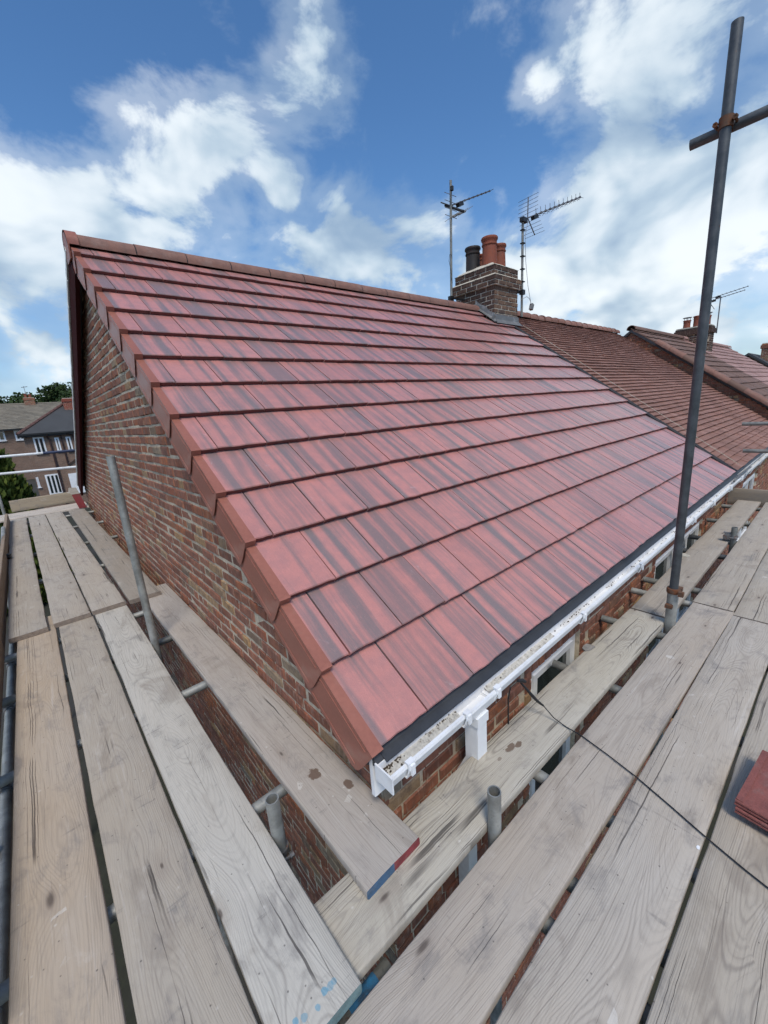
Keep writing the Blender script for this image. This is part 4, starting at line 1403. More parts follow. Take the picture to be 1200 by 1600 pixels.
# ------------------------------------------------------------------ scaffold boards
def board(name, p0, p1, w, ztop0, ztop1, mat, label, seed, th=0.038, ends=(None, None), tint=(1, 1, 1), roll=0.0, group='scaffold boards of the deck', nseg=None):
    """a plank from p0 to p1 (xy of the centre line ends); worn, slightly bowed and cupped"""
    rs = random.Random(seed)
    a = Vector((p0[0], p0[1], ztop0))
    e = Vector((p1[0], p1[1], ztop1))
    L = (e - a).length
    n = nseg or max(8, int(L / 0.09))
    cup = rs.uniform(-0.0015, 0.002)
    bow = rs.uniform(-0.004, 0.004)
    mb = MB()
    c = 0.005
    prof = [(-w / 2, -th + c), (-w / 2 + c, -th), (0, -th), (w / 2 - c, -th), (w / 2, -th + c), (w / 2, -c), (w / 2 - c * .35, -c * .35), (w / 2 - c, 0), (w / 4, 0), (0, 0), (-w / 4, 0), (-w / 2 + c, 0), (-w / 2 + c * .35, -c * .35), (-w / 2, -c)]
    m_ = len(prof)
    vs_ = []
    for i in range(n + 1):
        t_ = i / n
        xx = -L / 2 + L * t_
        lat = bow * math.sin(math.pi * t_)
        el = 0.0035 * mnoise.noise((xx * 2.3, seed * 3.1, 0.0)) + 0.0018 * mnoise.noise((xx * 14, seed * 3.1, 5.0))
        er = 0.0035 * mnoise.noise((xx * 2.3, seed * 3.1, 9.0)) + 0.0018 * mnoise.noise((xx * 14, seed * 3.1, 15.0))
        for k, (yy, zz) in enumerate(prof):
            q = yy / (w / 2)
            dy_ = lat + (el if q < -0.9 else er if q > 0.9 else 0.0)
            zz2 = zz + (cup * (q * q - 0.5) if zz > -th / 2 else 0) + (0.0008 * mnoise.noise((xx * 9, yy * 40, seed)) if zz > -.001 else 0)
            xe = xx + (0.003 * mnoise.noise((yy * 60, zz * 60, seed + t_)) if i in (0, n) else 0)
            vs_.append((xe, yy + dy_, zz2))
    fs_, mi = [], []
    for i in range(n):
        for k in range(m_):
            k2 = (k + 1) % m_
            fs_.append((i * m_ + k, (i + 1) * m_ + k, (i + 1) * m_ + k2, i * m_ + k2))
    mats = [mat, ENDGRAIN]
    mb.add(vs_, fs_, 0)
    e0 = ends[0]
    e1 = ends[1]
    for end, idx0, rev in ((e0, 0, False), (e1, n * m_, True)):
        if isinstance(end, tuple):           # two paints side by side, split at the middle of the end
            for j, pm in enumerate(end):
                mats.append(pm)
                ids = [0, 1, 2, 9, 10, 11, 12, 13] if j == 0 else [2, 3, 4, 5, 6, 7, 8, 9]
                f = tuple(idx0 + i for i in ids)
                mb.f.append(f if rev else f[::-1])
                mb.m.append(len(mats) - 1)
        else:
            ix = 1
            if end is not None:
                mats.append(end)
                ix = len(mats) - 1
            f = tuple(idx0 + i for i in range(m_))
            mb.f.append(f if rev else f[::-1])
            mb.m.append(ix)
    me = mb.mesh(name, mats, True)
    o = obj(name, me)
    d = (e - a).normalized()
    yv = Vector((0, 0, 1)).cross(d).normalized()
    zv = d.cross(yv)
    ctr = (a + e) / 2
    o.matrix_world = Matrix(((d.x, yv.x, zv.x, ctr.x), (d.y, yv.y, zv.y, ctr.y), (d.z, yv.z, zv.z, ctr.z), (0, 0, 0, 1))) @ Matrix.Rotation(roll, 4, 'X')
    o.color = (*tint, 1)
    tag(o, label, 'scaffold board', group)
    return o


ZR, ZL, ZF = -0.338, -0.299, -0.260
B = 'scaffold_board'
# right-hand deck, running along the eaves
board(B, (-0.36, -0.143), (2.29, -0.196), 0.228, ZR, ZR, WOODS['ridgy'], 'pale grained board nearest the gutter, its end under the left deck', 1, tint=(1.02, 1.0, 0.97))
board(B, (-1.15, -0.408), (2.66, -0.484), 0.230, ZR, ZR - .002, WOODS['plain'], 'broad smooth grey board second from the gutter with cable across', 2, tint=(0.96, 0.93, 0.92))
board(B, (-1.15, -0.672), (2.60, -0.712), 0.233, ZR, ZR, WOODS['grainy'], 'grainy board third from the gutter with a long dark crack', 3, tint=(1.0, 0.98, 0.96))
board(B, (-1.15, -0.918), (3.2, -0.955), 0.232, ZR, ZR, WOODS['grainy'], 'board fourth from the gutter carrying the spare red tiles', 4, tint=(0.94, 0.92, 0.88))
board(B, (-1.15, -1.160), (3.2, -1.195), 0.230, ZR, ZR, WOODS['plain'], 'outermost board of the near right deck, beyond the spare tiles', 5)
board(B, (2.315, -0.194), (6.22, -0.200), 0.226, ZR - .002, ZR, WOODS['plain'], 'farther board nearest the gutter, beyond the dark scaffold tube', 6, tint=(0.85, 0.82, 0.79))
board(B, (2.672, -0.478), (6.22, -0.472), 0.226, ZR, ZR, WOODS['plain'], 'farther board second from the gutter, butted beyond the long grey one', 7, tint=(0.93, 0.9, 0.87))
board(B, (2.615, -0.712), (6.22, -0.715), 0.228, ZR, ZR, WOODS['plain'], 'farther board third from the gutter, beyond the cracked one', 8, tint=(0.97, 0.95, 0.92))
# left-hand deck, running along the gable
board(B, (-0.911, 3.25), (-0.910, -0.33), 0.228, ZL, ZL, WOODS['warm'], 'warm brown leftmost board of the near left deck', 11, tint=(0.98, 0.93, 0.88))
board(B, (-0.667, 3.25), (-0.660, -0.33), 0.226, ZL, ZL, WOODS['plain'], 'grey middle board of the near left deck with a bluish stain', 12, tint=(0.93, 0.91, 0.88))
board(B, (-0.425, 3.25), (-0.425, -0.295), 0.224, ZL, ZL, WOODS['pale'], 'pale board of the left deck with blue paint dots at its end', 13, ends=(None, TEALP))
board(B, (-0.062, 3.20), (-0.055, -0.145), 0.236, ZL, ZL, WOODS['inner'], 'lone board along the gable wall with red and blue painted end', 14, ends=(None, (BLUEP, REDP)))
board(B, (-1.045, 8.75), (-0.952, 2.90), 0.226, ZF, ZF, WOODS['plain'], 'leftmost board of the far left deck, overlapping the near boards', 15, tint=(0.90, 0.89, 0.88))
board(B, (-0.785, 8.75), (-0.682, 2.93), 0.240, ZF, ZF, WOODS['plain'], 'second board from the left on the far left deck', 16, tint=(0.95, 0.94, 0.93))
board(B, (-0.533, 8.75), (-0.432, 2.945), 0.240, ZF, ZF, WOODS['plain'], 'third board from the left on the far left deck', 17, tint=(0.97, 0.96, 0.95))
board(B, (-0.195, 8.65), (-0.165, 2.93), 0.246, ZF, ZF, WOODS['plain'], 'darker board of the far left deck beside the gable wall', 18, tint=(0.72, 0.70, 0.68))
board(B, (-1.45, 8.93), (0.02, 8.90), 0.23, ZF + .012, ZF + .012, WOODS['pale'], 'pale cross board at the far end of the left deck', 19, tint=(1.1, 1.03, 1.0))
board(B, (-1.45, 9.17), (0.02, 9.15), 0.23, ZF + .012, ZF + .012, WOODS['pale'], 'second pale cross board behind the far end of left deck', 20, tint=(1.1, 1.03, 1.0))
board(B, (-1.45, 9.41), (0.02, 9.39), 0.23, ZF + .012, ZF + .012, WOODS['pale'], 'last pale cross board in front of the far toe board', 22, tint=(1.1, 1.03, 1.0))


def toeboard(p0, p1, zc, label, seed, tint, mat='plain', w=0.225):
    a, e = Vector((*p0, zc)), Vector((*p1, zc))
    o = board('toe_board', p0, p1, w, zc, zc, WOODS[mat], label, seed, tint=tint, roll=rad(90), group='toe boards on edge')
    o['category'] = 'toe board'
    return o


toeboard((-1.13, 9.56), (-0.13, 9.60), -0.125, 'tan toe board on edge across the far left end', 23, (0.85, 0.78, 0.66))
toeboard((6.30, 0.03), (6.28, -1.5), -0.315, 'grey toe board on edge closing the far right deck', 24, (0.62, 0.56, 0.50))
toeboard((-1.185, 8.6), (-1.112, 0.2), -0.225, 'brown toe board on edge along the left side', 25, (0.62, 0.52, 0.44))
# red upright at the far corner of the gable
up_ = thing('upright_plank', (-0.10, 9.1, -0.25), 'red painted upright plank with a grey top at the far wall corner', 'plank')
part('painted_plank', MB().prism([(-0.14, 8.75, -0.26), (-0.02, 8.75, -0.26), (-0.075, 8.79, 0.02), (-0.20, 8.79, 0.02)], (0, 0.04, 0)), M_plain('dull_red_paint', (0.21, 0.025, 0.028), 0.6, var=0.3, scale=12, dirt=(0.13, 0.05, 0.04)), up_)
part('grey_top', MB().prism([(-0.205, 8.785, 0.021), (-0.072, 8.785, 0.021), (-0.105, 8.80, 0.14), (-0.215, 8.80, 0.15), (-0.235, 8.80, 0.08)], (0, 0.05, 0)), WOODS['plain'], up_)

# ------------------------------------------------------------------ scaffold tubes
TR = 0.0242


def coupler(parent, c, ax1, ax2, mat, r=TR):
    """a right-angle double coupler: two bands back to back with flaps and bolts"""
    c, ax1, ax2 = Vector(c), Vector(ax1).normalized(), Vector(ax2).normalized()
    n = ax1.cross(ax2).normalized()
    mb = MB()
    for ax, oth, sg in ((ax1, ax2, 0.0), (ax2, ax1, 1.0)):
        cc = c + n * (2 * r * sg)
        mb.tube(cc - ax * 0.024, cc + ax * 0.024, r + 0.0065, 16)
        for s2 in (1, -1):
            q = cc + oth * (s2 * (r + 0.014))
            mb.tube(q - n * 0.030, q + n * 0.030, 0.0065, 8)
            mb.tube(q + n * (0.014 if sg else -0.030), q + n * (0.030 if sg else -0.014), 0.0115, 6)
    mb.box((-.02, -.02, -.012), (.02, .02, .012), mat=Matrix.Translation(c + n * r) @ n.to_track_quat('Z', 'Y').to_matrix().to_4x4())
    part('coupler', mb, mat, parent, True)


def tube_thing(p0, p1, label, mat=GALV, r=TR, group='scaffold tubes', name='scaffold_tube', band=None):
    t_ = thing(name, Vector(p0), label, 'scaffold tube', group)
    part('tube', MB().tube(p0, p1, r, 18, 0.0042), mat, t_, True)
    return t_


# standards
t1 = tube_thing((2.24, -0.337, -0.20), (2.245, -0.340, 2.79), 'tall dark upright scaffold tube on the right against the sky', STEEL_D)
mb = MB()
mb.lathe((2.24, -0.337, -0.118), [(0.024, 0), (0.036, 0.0), (0.038, 0.006), (0.038, 0.026), (0.036, 0.032), (0.024, 0.032)], 18)
mb.box((2.19, -0.40, -0.117), (2.216, -0.372, -0.087))
mb.box((2.262, -0.375, -0.115), (2.30, -0.35, -0.09))
part('clamp_band', mb, RUST, t1, True)
coupler(t1, (2.2442, -0.339, 2.395), (0, 0, 1), (0.02, -1, 0.0), RUST)
t2 = tube_thing((2.24, -0.337, GZ), (2.24, -0.337, -0.119), 'fat grey lower sleeve of the tall upright between right deck boards', GALV, 0.031)
part('bolt', MB().tube((2.20, -0.345, -0.20), (2.20, -0.315, -0.20), 0.016, 8).box((2.185, -0.35, -0.212), (2.215, -0.31, -0.19)), RUST, t2)
tube_thing((2.293, -0.185, 2.385), (2.325, -2.2, 2.42), 'dark cross tube clamped high on the tall right upright', STEEL_D)
t4 = tube_thing((-0.286, 2.07, GZ), (-0.288, 2.075, 1.0), 'grey upright tube standing beside the gable wall', GALV)
t5 = tube_thing((-0.285, 0.235, GZ), (-0.285, 0.235, -0.155), 'short open-topped upright in the left gap by the lone board', GALV)
coupler(t5, (-0.285, 0.235, -0.40), (0, 0, 1), (0, 1, 0), COUP)
t6 = tube_thing((0.305, -0.290, GZ), (0.305, -0.290, -0.178), 'short open-topped upright poking between the two inner right boards', GALV)
t7 = tube_thing((4.28, -0.338, GZ), (4.28, -0.338, -0.19), 'short upright far along the right deck beyond dark tube', GALV_D)
coupler(t7, (4.28, -0.338, -0.29), (0, 0, 1), (1, 0, 0), COUP)
t8 = tube_thing((-1.275, 6.1, GZ), (-1.275, 6.1, 1.05), 'outer upright at the left picture edge carrying the guard rails', GALV)
tube_thing((-1.115, 1.05, GZ), (-1.115, 1.05, -0.40), 'upright below the left deck edge', GALV_D)
# ledgers
tube_thing((-1.085, -1.4, -0.450), (-1.085, 9.9, -0.450), 'long ledger tube under the left edge of the left deck', GALV)
t9 = tube_thing((-0.42, -0.3, -0.412), (-0.42, 9.6, -0.412), 'long ledger tube under the gap beside the gable wall', GALV_D)
tube_thing((-1.3, -0.345, -0.4495), (6.9, -0.375, -0.4495), 'long ledger tube under the inner right boards', GALV_D)
tube_thing((-1.3, -1.32, -0.4495), (6.9, -1.32, -0.4495), 'long ledger tube under the outer right boards', GALV_D)
# transoms under the right deck
for k, (xx, ye, m_, lab) in enumerate([(0.20, -0.33, GALV_D, 'first transom tube under the right deck near the corner'), (0.36, -0.40, GALV_D, 'second transom tube under the right deck, close to first'),
                                  (0.66, -0.10, GALV, 'third transom tube under the right deck beside the downpipe'), (1.43, 0.045, GALV_D, 'transom tube crossing in front of the small upper window'),
                                  (2.15, 0.045, GALV_D, 'transom tube just before the tall dark upright'), (2.74, 0.045, GALV, 'transom tube just past the tall dark upright'),
                                  (3.02, 0.045, GALV_D, 'transom tube two past the tall dark upright'), (3.95, 0.045, STEEL_D, 'dark transom tube in front of the wide upper window'),
                                  (4.45, 0.045, STEEL_D, 'dark transom tube beside the far short upright'), (5.24, 0.045, GALV_D, 'transom tube past the wide upper window'), (6.05, 0.045, GALV_D, 'last transom tube by the far right toe board')]):
    tube_thing((xx, ye, -0.401), (xx + 0.02, -1.55, -0.401), lab, m_, group='transom tubes under the right deck')
# transoms under the left deck
for k, (yy, xe, m_, lab) in enumerate([(0.42, 0.066, GALV, 'near transom tube in the left gap by the short upright'), (1.40, 0.066, GALV, 'transom tube showing mid-gap between left deck and lone board'),
                                  (2.16, 0.066, GALV_D, 'transom tube at the foot of the upright by the gable'), (2.80, 0.066, GALV, 'transom tube under the board overlap of the left deck'),
                                  (4.6, 0.066, GALV, 'transom tube under the far left deck, nearer'), (6.0, 0.066, GALV_D, 'transom tube under the far left deck, middle'), (7.4, 0.066, GALV, 'transom tube under the far left deck, farther'), (8.7, 0.066, GALV, 'transom tube under the far left deck, last')]):
    tube_thing((-1.115, yy, -0.3625), (xe, yy + 0.01, -0.3625), lab, m_, group='transom tubes under the left deck')
for k, yy in enumerate((1.40, 2.16, 2.80, 4.6)):
    o_ = [q for q in bpy.data.objects if q.type == 'EMPTY' and q.get('label') == 'long ledger tube under the left edge of the left deck'][0]
    coupler(o_, (-1.085, yy + 0.05, -0.450), (0, 1, 0), (0, 0, 1), COUP)
# painted tube under the left deck corner
t10 = tube_thing((-0.62, -0.240, -0.50), (-0.18, -0.235, -0.50), 'grey tube with a blue painted band under the left deck corner', GALV_D)
part('paint_band', MB().tube((-0.33, -0.2368, -0.50), (-0.23, -0.2357, -0.50), TR + 0.001, 18, 0.001), CYANP, t10, True)
# guard rails at the far left end and the far right end
g1 = thing('guard_rail', (-1.5, 9.62, 0.83), 'upper guard rail at the far left, white with a blue end', 'guard rail', 'guard rails')
part('tube', MB().tube((-2.2, 9.62, 0.845), (-0.43, 9.62, 0.823), TR, 14), WPAINT, g1, True)
part('blue_tube', MB().tube((-0.43, 9.62, 0.823), (0.16, 9.62, 0.815), TR + .003, 14), BPAINT, g1, True)
g2 = thing('guard_rail', (-1.5, 9.62, 0.5), 'lower white guard rail at the far left end', 'guard rail', 'guard rails')
part('tube', MB().tube((-1.35, 9.62, 0.520), (0.10, 9.62, 0.478), TR, 14), WPAINT, g2, True)
coupler(g2, (-1.25, 9.62, 0.517), (1, 0, 0), (0, 0, 1), GALV)
tube_thing((6.40, 0.0, 0.633), (6.40, -1.9, 0.64), 'upper grey guard rail end at the far right edge', GALV_D, group='guard rails')
tube_thing((6.40, -0.045, 0.285), (6.40, -1.9, 0.29), 'lower grey guard rail end at the far right edge', GALV_D, group='guard rails')
t11 = tube_thing((-1.25, 9.66, GZ), (-1.25, 9.66, 0.62), 'short upright at the far left corner holding the lower rail', GALV)
# a tube and swivel bundled by the left toe board
t12 = tube_thing((-1.155, 6.9, -0.08), (-1.16, 4.6, -0.34), 'short grey tube lying by the left toe board', GALV)
coupler(t12, (-1.157, 5.6, -0.225), (0, 1, 0.11), (0, 0, 1), BLACK)

# ------------------------------------------------------------------ loose things on the deck
stk = thing('tile_stack', (1.06, -1.05, ZR), 'small stack of spare dark red roof tiles at right edge', 'roof tiles')


def spare_tile(x0, y0, z, ang, th=0.026):
    """interlocking tile seen from its side: flat top with raised rim, stepped side lock"""
    mt = Matrix.Translation((x0, y0, z)) @ Matrix.Rotation(ang, 4, 'Z')
    W_, L_ = 0.42, 0.33
    mb = MB()
    pr = [(0.004, 0.0), (L_ - 0.004, 0.0), (L_, 0.006), (L_, th - 0.006), (L_ - 0.004, th), (L_ - 0.03, th), (L_ - 0.034, th - 0.004), (0.034, th - 0.004), (0.03, th), (0.004, th), (0.0, th - 0.004), (0.0, th * 0.62), (0.006, th * 0.56), (0.006, th * 0.44), (0.0, th * 0.38), (0.0, 0.004)]
    pts = [mt @ Vector((x, 0, zz)) for x, zz in pr]
    mb.prism(pts, mt.to_3x3() @ Vector((0, -W_, 0)))
    mb.box((0.004, -0.02, th + 0.0002), (L_ - 0.004, -0.001, th + 0.003), mat=mt)
    return mb


part('tile', spare_tile(0.955, -0.925, ZR + 0.002, 0.03), STACKT, stk)
part('tile', spare_tile(0.915, -0.862, ZR + 0.030, -0.10), STACKT, stk)
part('tile', spare_tile(0.918, -0.858, ZR + 0.059, -0.10), STACKT, stk)

cb = thing('cable', (0.93, -0.4, ZR), 'thin black cable running from the gutter across the right boards', 'cable')
zc_ = ZR + 0.007
part('cord', MB().path([(0.905, -0.160, -0.262), (0.922, -0.205, -0.315), (0.925, -0.26, zc_), (0.92, -0.34, zc_), (0.895, -0.45, zc_), (0.862, -0.57, zc_), (0.815, -0.70, zc_), (0.772, -0.81, zc_), (0.735, -0.92, zc_), (0.66, -1.2, zc_)], 0.0025, 7), BLACK, cb, True)
part('strain_relief', MB().path([(0.832, -0.085, -0.135), (0.85, -0.105, -0.170), (0.868, -0.122, -0.205), (0.888, -0.142, -0.240), (0.905, -0.160, -0.262)], [0.005, 0.006, 0.008, 0.0065, 0.005], 8), BLACK, cb, True)
part('plug', MB().path([(0.805, -0.085, -0.108), (0.830, -0.092, -0.118), (0.850, -0.098, -0.132)], [0.007, 0.010, 0.007], 8), BLACK, cb, True)
part('tail', MB().path([(0.84, -0.095, -0.124), (0.81, -0.080, -0.116), (0.775, -0.065, -0.135), (0.765, -0.06, -0.20), (0.765, -0.06, -0.30), (0.770, -0.06, -0.42)], 0.0038, 6), BLACK, cb, True)


def fragment(name, c, size, mat, label, cat, seed):
    rs = random.Random(seed)
    n = 8
    pts = []
    for i in range(n):
        a = 2 * math.pi * i / n
        q = size * rs.uniform(0.55, 1.0)
        pts.append((c[0] + q * math.cos(a), c[1] + q * 0.7 * math.sin(a), c[2]))
    o = obj(name, MB().prism(pts, (0, 0, size * 0.16)).mesh(name, mat))
    tag(o, label, cat)


fragment('mortar_flake', (1.62, -0.075, ZR + .001), 0.055, M_plain('dull_grey_mortar', (0.23, 0.21, 0.19), 0.9, var=0.4, scale=30, bump=.6), 'flat grey mortar flake on the inner board near the small window', 'mortar flake', 3)
fragment('mortar_flake', (3.62, -0.10, ZR + .001), 0.06, MORTAR_L, 'pale mortar flake on the far inner board', 'mortar flake', 8)
fragment('pebble', (0.72, -0.803, ZR + .001), 0.009, UPVC, 'tiny white chip beside the gap under the cable', 'chip', 5)

# ------------------------------------------------------------------ houses behind, on the left
hb = thing('brick_house', (4, 40, GZ + 1.3), 'brown brick house with a dark hipped roof beyond the far rails', 'house')
WB = M_brick('distant_brick', [(0.0, (0.20, 0.115, 0.08)), (0.5, (0.26, 0.15, 0.105)), (1.0, (0.22, 0.13, 0.09))])


def far_wall(name, parent, x0, x1, y, zb, zt, depth, mat):
    """brick box with a procedural bond, too far off to tell the bricks apart"""
    part(name, MB().box((x0, y, zb), (x1, y + depth, zt)), mat, parent)


def M_farbrick():
    m, t, b = mat_new('far_brickwork')
    c = t.new('ShaderNodeTexCoord').outputs['Object']
    x, y, z = t.sep(c)
    br = t.new('ShaderNodeTexBrick')
    t.put(br.inputs['Vector'], t.comb(t.math('ADD', x, y), z, 0.0))
    br.inputs['Scale'].default_value = 1.0
    br.inputs['Brick Width'].default_value = 0.225
    br.inputs['Row Height'].default_value = 0.075
    br.inputs['Mortar Size'].default_value = 0.008
    br.inputs['Color1'].default_value = (0.235, 0.135, 0.092, 1)
    br.inputs['Color2'].default_value = (0.16, 0.095, 0.068, 1)
    br.inputs['Mortar'].default_value = (0.27, 0.23, 0.185, 1)
    n = t.noise(c, 1.4, 6, 0.7)
    t.put(b.inputs['Base Color'], t.mix(t.map(n, 0.4, 0.7, 0, 0.5), br.outputs['Color'], (0.13, 0.085, 0.065)))
    b.inputs['Roughness'].default_value = 0.95
    return m


FARB = M_farbrick()
yb = 36.0
far_wall('wall', hb, -0.62, 9.0, yb, GZ + 0.6, 1.40, 8.0, FARB)
mb = MB()
e = 0.25
z0_, z1_ = 1.36, 4.3
bx = [(-0.62 - e, yb - e, z0_), (9 + e, yb - e, z0_), (9 + e, yb + 8 + e, z0_), (-0.62 - e, yb + 8 + e, z0_)]
rg = [(3.6, yb + 4, z1_), (5.2, yb + 4, z1_)]
mb.add(bx + rg, [(0, 1, 5, 4), (1, 2, 5), (2, 3, 4, 5), (3, 0, 4), (3, 2, 1, 0)])
rb = part('roof', mb, SLATE, hb)
for (a, c_) in ((bx[0], rg[0]), (bx[1], rg[1]), (rg[0], rg[1])):
    a, c_ = Vector(a), Vector(c_)
    nn = int((c_ - a).length / 0.4)
    mbr = MB()
    for k in range(nn):
        mbr.tube(a.lerp(c_, k / nn), a.lerp(c_, (k + .93) / nn), 0.11, 8)
    part('hip_tiles', mbr, M_plain('red_hip_tile', (0.11, 0.055, 0.046), 0.85, var=0.3), rb)
part('gutter', MB().box((-0.9, yb - e - 0.11, z0_ - 0.10), (9.2, yb - e, z0_ + 0.01)).box((-0.9, yb - e, z0_ - 0.22), (9.2, yb - e + .03, z0_ - 0.01)), BLACK, hb)
DPM = M_plain('dark_downpipe', (0.035, 0.016, 0.016), 0.6)
part('downpipe', MB().path([(0.62, yb - .28, 1.28), (0.64, yb - .1, 1.02), (0.72, yb - .07, 0.85), (0.72, yb - .07, GZ + 1)], 0.06, 8), DPM, hb)
part('downpipe', MB().path([(1.38, yb - .07, 1.2), (1.38, yb - .07, -1.0)], 0.045, 8).path([(1.38, yb - .07, -0.95), (2.1, yb - .07, -0.5)], 0.035, 8), DPM, hb)
part('downpipe', MB().path([(1.75, yb - .28, 1.25), (2.05, yb - .1, 1.05), (2.12, yb - .07, 0.2), (2.1, yb - .07, -0.5)], 0.05, 8), DPM, hb)
window(hb, -0.16, 0.42, -0.02, 1.10, yb - 0.03, 2, 0.055)
window(hb, 0.99, 1.24, 0.02, 0.98, yb - 0.03, 1, 0.055)
window(hb, 1.62, 1.90, -0.05, 0.97, yb - 0.03, 1, 0.055)
window(hb, -0.08, 0.72, -2.95, -1.50, yb - 0.03, 3, 0.06)
window(hb, -1.0 + 0.42, -0.45, -2.3, -1.6, yb - 0.03, 1, 0.04)
part('white_door', MB().box((1.22, yb - 0.08, -3.1), (2.2, yb - 0.01, -1.62)), UPVC, hb)
small_chimney(hb, 2.15, 2.80, 38.0, 38.6, 2.2, 3.72, [], M_brick('bright_red_brick', [(0.0, (0.30, 0.06, 0.035)), (0.5, (0.36, 0.08, 0.045)), (1.0, (0.26, 0.055, 0.035))]))

hc = thing('terraced_house', (-3, 62, GZ + 1.9), 'long distant terrace with grey tiled roof and stone-brown walls', 'house')
far_wall('wall', hc, -16, 12, 58.0, GZ + 1, 2.2, 8, FARB)
mb = MB()
mb.prism([(-16.2, y, z) for y, z in [(57.6, 2.13), (61.5, 4.85), (66.2, 2.1), (66.2, 1.98), (61.5, 4.70), (57.6, 2.0)]], (28.4, 0, 0))
rc = part('roof', mb, GREYTILE, hc)
usC = Vector((0, 3.9, 2.72)).normalized()
tile_field(rc, Vector((-8.2, 57.55, 2.13)), UX, usC, UX.cross(usC), 0.0, 19.0, 4.72, 0.30, 0.27, 0.03, GREYTILE, 0, 44)
part('ridge', halfround(-16.2, 12.2, 61.5, 4.82, .12), GREYTILE, rc)
part('gutter', MB().box((-16.2, 57.42, 1.96), (12.2, 57.54, 2.08)), BLACK, hc)
small_chimney(hc, 0.35, 1.30, 61.2, 61.9, 4.2, 5.45, [(0.62, 61.5, 0.14, 0.45, TERRA, False), (1.0, 61.5, 0.14, 0.40, TERRA, False)], BRICK)
window(hc, -2.55, -1.98, 0.95, 2.0, 57.95, 1, 0.08)
window(hc, -1.22, -0.45, 0.9, 1.92, 57.95, 2, 0.08)
window(hc, -4.6, -3.7, 0.9, 1.92, 57.95, 2, 0.08)
A5 = thing('television_aerial', (0.6, 61.6, 5.4), 'tiny aerial on the distant terrace chimney at left', 'aerial')
part('mast', MB().tube((0.68, 61.55, 5.3), (0.68, 61.55, 6.75), 0.022, 6), ALU, A5)
part('boom', MB().tube((0.45, 61.55, 6.62), (1.0, 61.55, 6.70), 0.03, 6), ALU, A5)


# ------------------------------------------------------------------ trees
def M_leaf(name, a, b_, c_):
    m, t, b = mat_new(name)
    g = t.new('ShaderNodeNewGeometry')
    col = t.ramp(g.outputs['Random Per Island'], [(0.0, a), (0.5, b_), (1.0, c_)])
    t.put(b.inputs['Base Color'], col)
    b.inputs['Roughness'].default_value = 0.7
    b.inputs['Specular IOR Level'].default_value = 0.2
    return m


def tree(name, base, clumps, nleaf, lsz, mat, label, seed, trunk_h, trunk_r=0.25, droop=False, cat='tree', group=None):
    rs = random.Random(seed)
    t_ = thing(name, base, label, cat, group)
    base = Vector(base)
    top = base + Vector((0, 0, trunk_h))
    mb = MB().path([base, base.lerp(top, .5) + Vector((rs.uniform(-.1, .1), 0, 0)), top], [trunk_r, trunk_r * .75, trunk_r * .35], 8)
    for (c, r_) in clumps[:7]:
        mb.path([base.lerp(top, rs.uniform(.5, .95)), (top + Vector(c)) / 2, Vector(c)], [trunk_r * .35, trunk_r * .22, trunk_r * .08], 6)
    part('trunk', mb, M_plain('bark', (0.09, 0.07, 0.05), 0.95), t_)
    mb = MB()
    tot = sum(r_[0] * r_[1] for c, r_ in clumps)
    for (c, r_) in clumps:
        c = Vector(c)
        for k in range(int(nleaf * r_[0] * r_[1] / tot)):
            d = Vector((rs.gauss(0, 1), rs.gauss(0, 1), rs.gauss(0, 1))).normalized()
            q = rs.random() ** 0.33
            p = c + Vector((d.x * r_[0], d.y * r_[0], d.z * r_[1])) * q * (1 + .25 * mnoise.noise((d.x * 3 + seed, d.y * 3, d.z * 3)))
            s = lsz * rs.uniform(.6, 1.3)
            u = Vector((rs.gauss(0, 1), rs.gauss(0, 1), rs.gauss(0, .6))).normalized()
            if droop:
                u = (u * .5 + Vector((0, 0, 1.0)) + d * .5).normalized()
            v = u.orthogonal().normalized()
            v = (v * math.cos(rs.random() * 6) + u.cross(v) * math.sin(rs.random() * 6)).normalized()
            ln = 1.9 if droop else 1.3
            mb.add([p - u * s * ln * .5, p + v * s * .42, p + u * s * ln * .5, p - v * s * .42], [(0, 1, 2, 3)])
    o = part('crown', mb, mat, t_)
    return t_


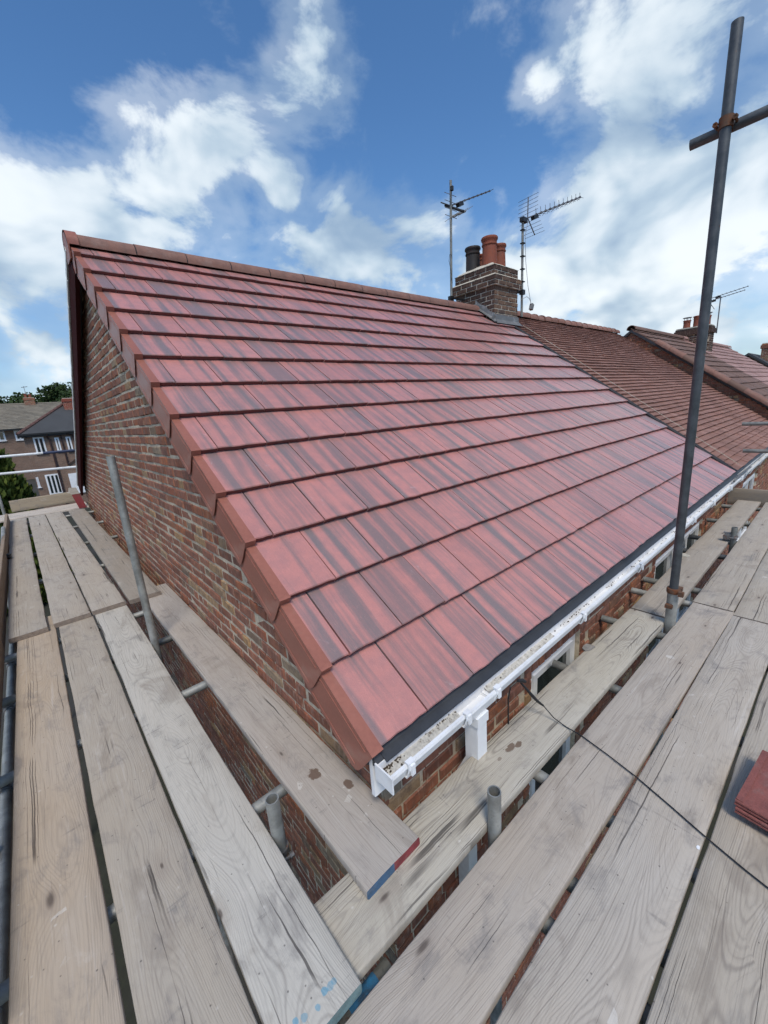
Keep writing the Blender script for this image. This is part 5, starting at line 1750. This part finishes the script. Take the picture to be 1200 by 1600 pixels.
LEAF1 = M_leaf('dark_leaf', (0.018, 0.035, 0.010), (0.035, 0.062, 0.018), (0.055, 0.085, 0.028))
LEAF2 = M_leaf('mid_leaf', (0.025, 0.05, 0.012), (0.045, 0.08, 0.022), (0.07, 0.11, 0.035))
CONI = M_leaf('conifer_leaf', (0.028, 0.050, 0.010), (0.065, 0.095, 0.018), (0.13, 0.155, 0.028))
rs = random.Random(99)


def clumps(cx, cy, cz, R, H, n, seed):
    q = random.Random(seed)
    out = []
    for k in range(n):
        a = q.uniform(0, 6.28)
        d = R * q.random() ** .5
        out.append(((cx + d * math.cos(a), cy + d * math.sin(a) * .8, cz + q.uniform(-H, H) * (1 - .4 * d / R)), (R * q.uniform(.34, .52), R * q.uniform(.30, .45))))
    return out


for k, (tx, ty, tz, R, H, lab) in enumerate([(-5.5, 92, 5.6, 5.6, 2.4, 'dark rounded tree at the left end of the distant tree line'), (-0.6, 90, 5.3, 5.0, 2.0, 'dark tree behind the grey roof, left of its chimney'),
                                         (3.2, 95, 4.8, 4.4, 1.9, 'smaller gappy tree behind the grey roof chimney'), (6.9, 88, 6.3, 4.8, 2.4, 'tall dark tree beside the gable, tallest of the distant trees'), (12.5, 92, 5.0, 4.5, 2.4, 'distant tree mostly hidden behind the gable')]):
    tree('broadleaf_tree', (tx, ty, -2.8), clumps(tx, ty, tz, R, H, 16, 60 + k), 9000, 0.40, LEAF1 if k % 2 else LEAF2, lab, 70 + k, tz + 1.0, .35, group='trees behind the far terrace')
cl_ = []
q = random.Random(5)
for k in range(46):
    hh = q.random()
    zz = -4.4 + 5.0 * hh
    Rr = 1.55 * (1 - hh) ** 0.55 + 0.35
    a = q.uniform(0, 6.28)
    cl_.append(((-2.15 + Rr * .75 * math.cos(a), 19 + Rr * .75 * math.sin(a), zz), (0.52, 0.46)))
tree('conifer_tree', (-2.15, 19, GZ + .3), cl_, 26000, 0.13, CONI, 'bushy yellow-green conifer behind the white guard rails', 90, 5.0, .16, droop=True)
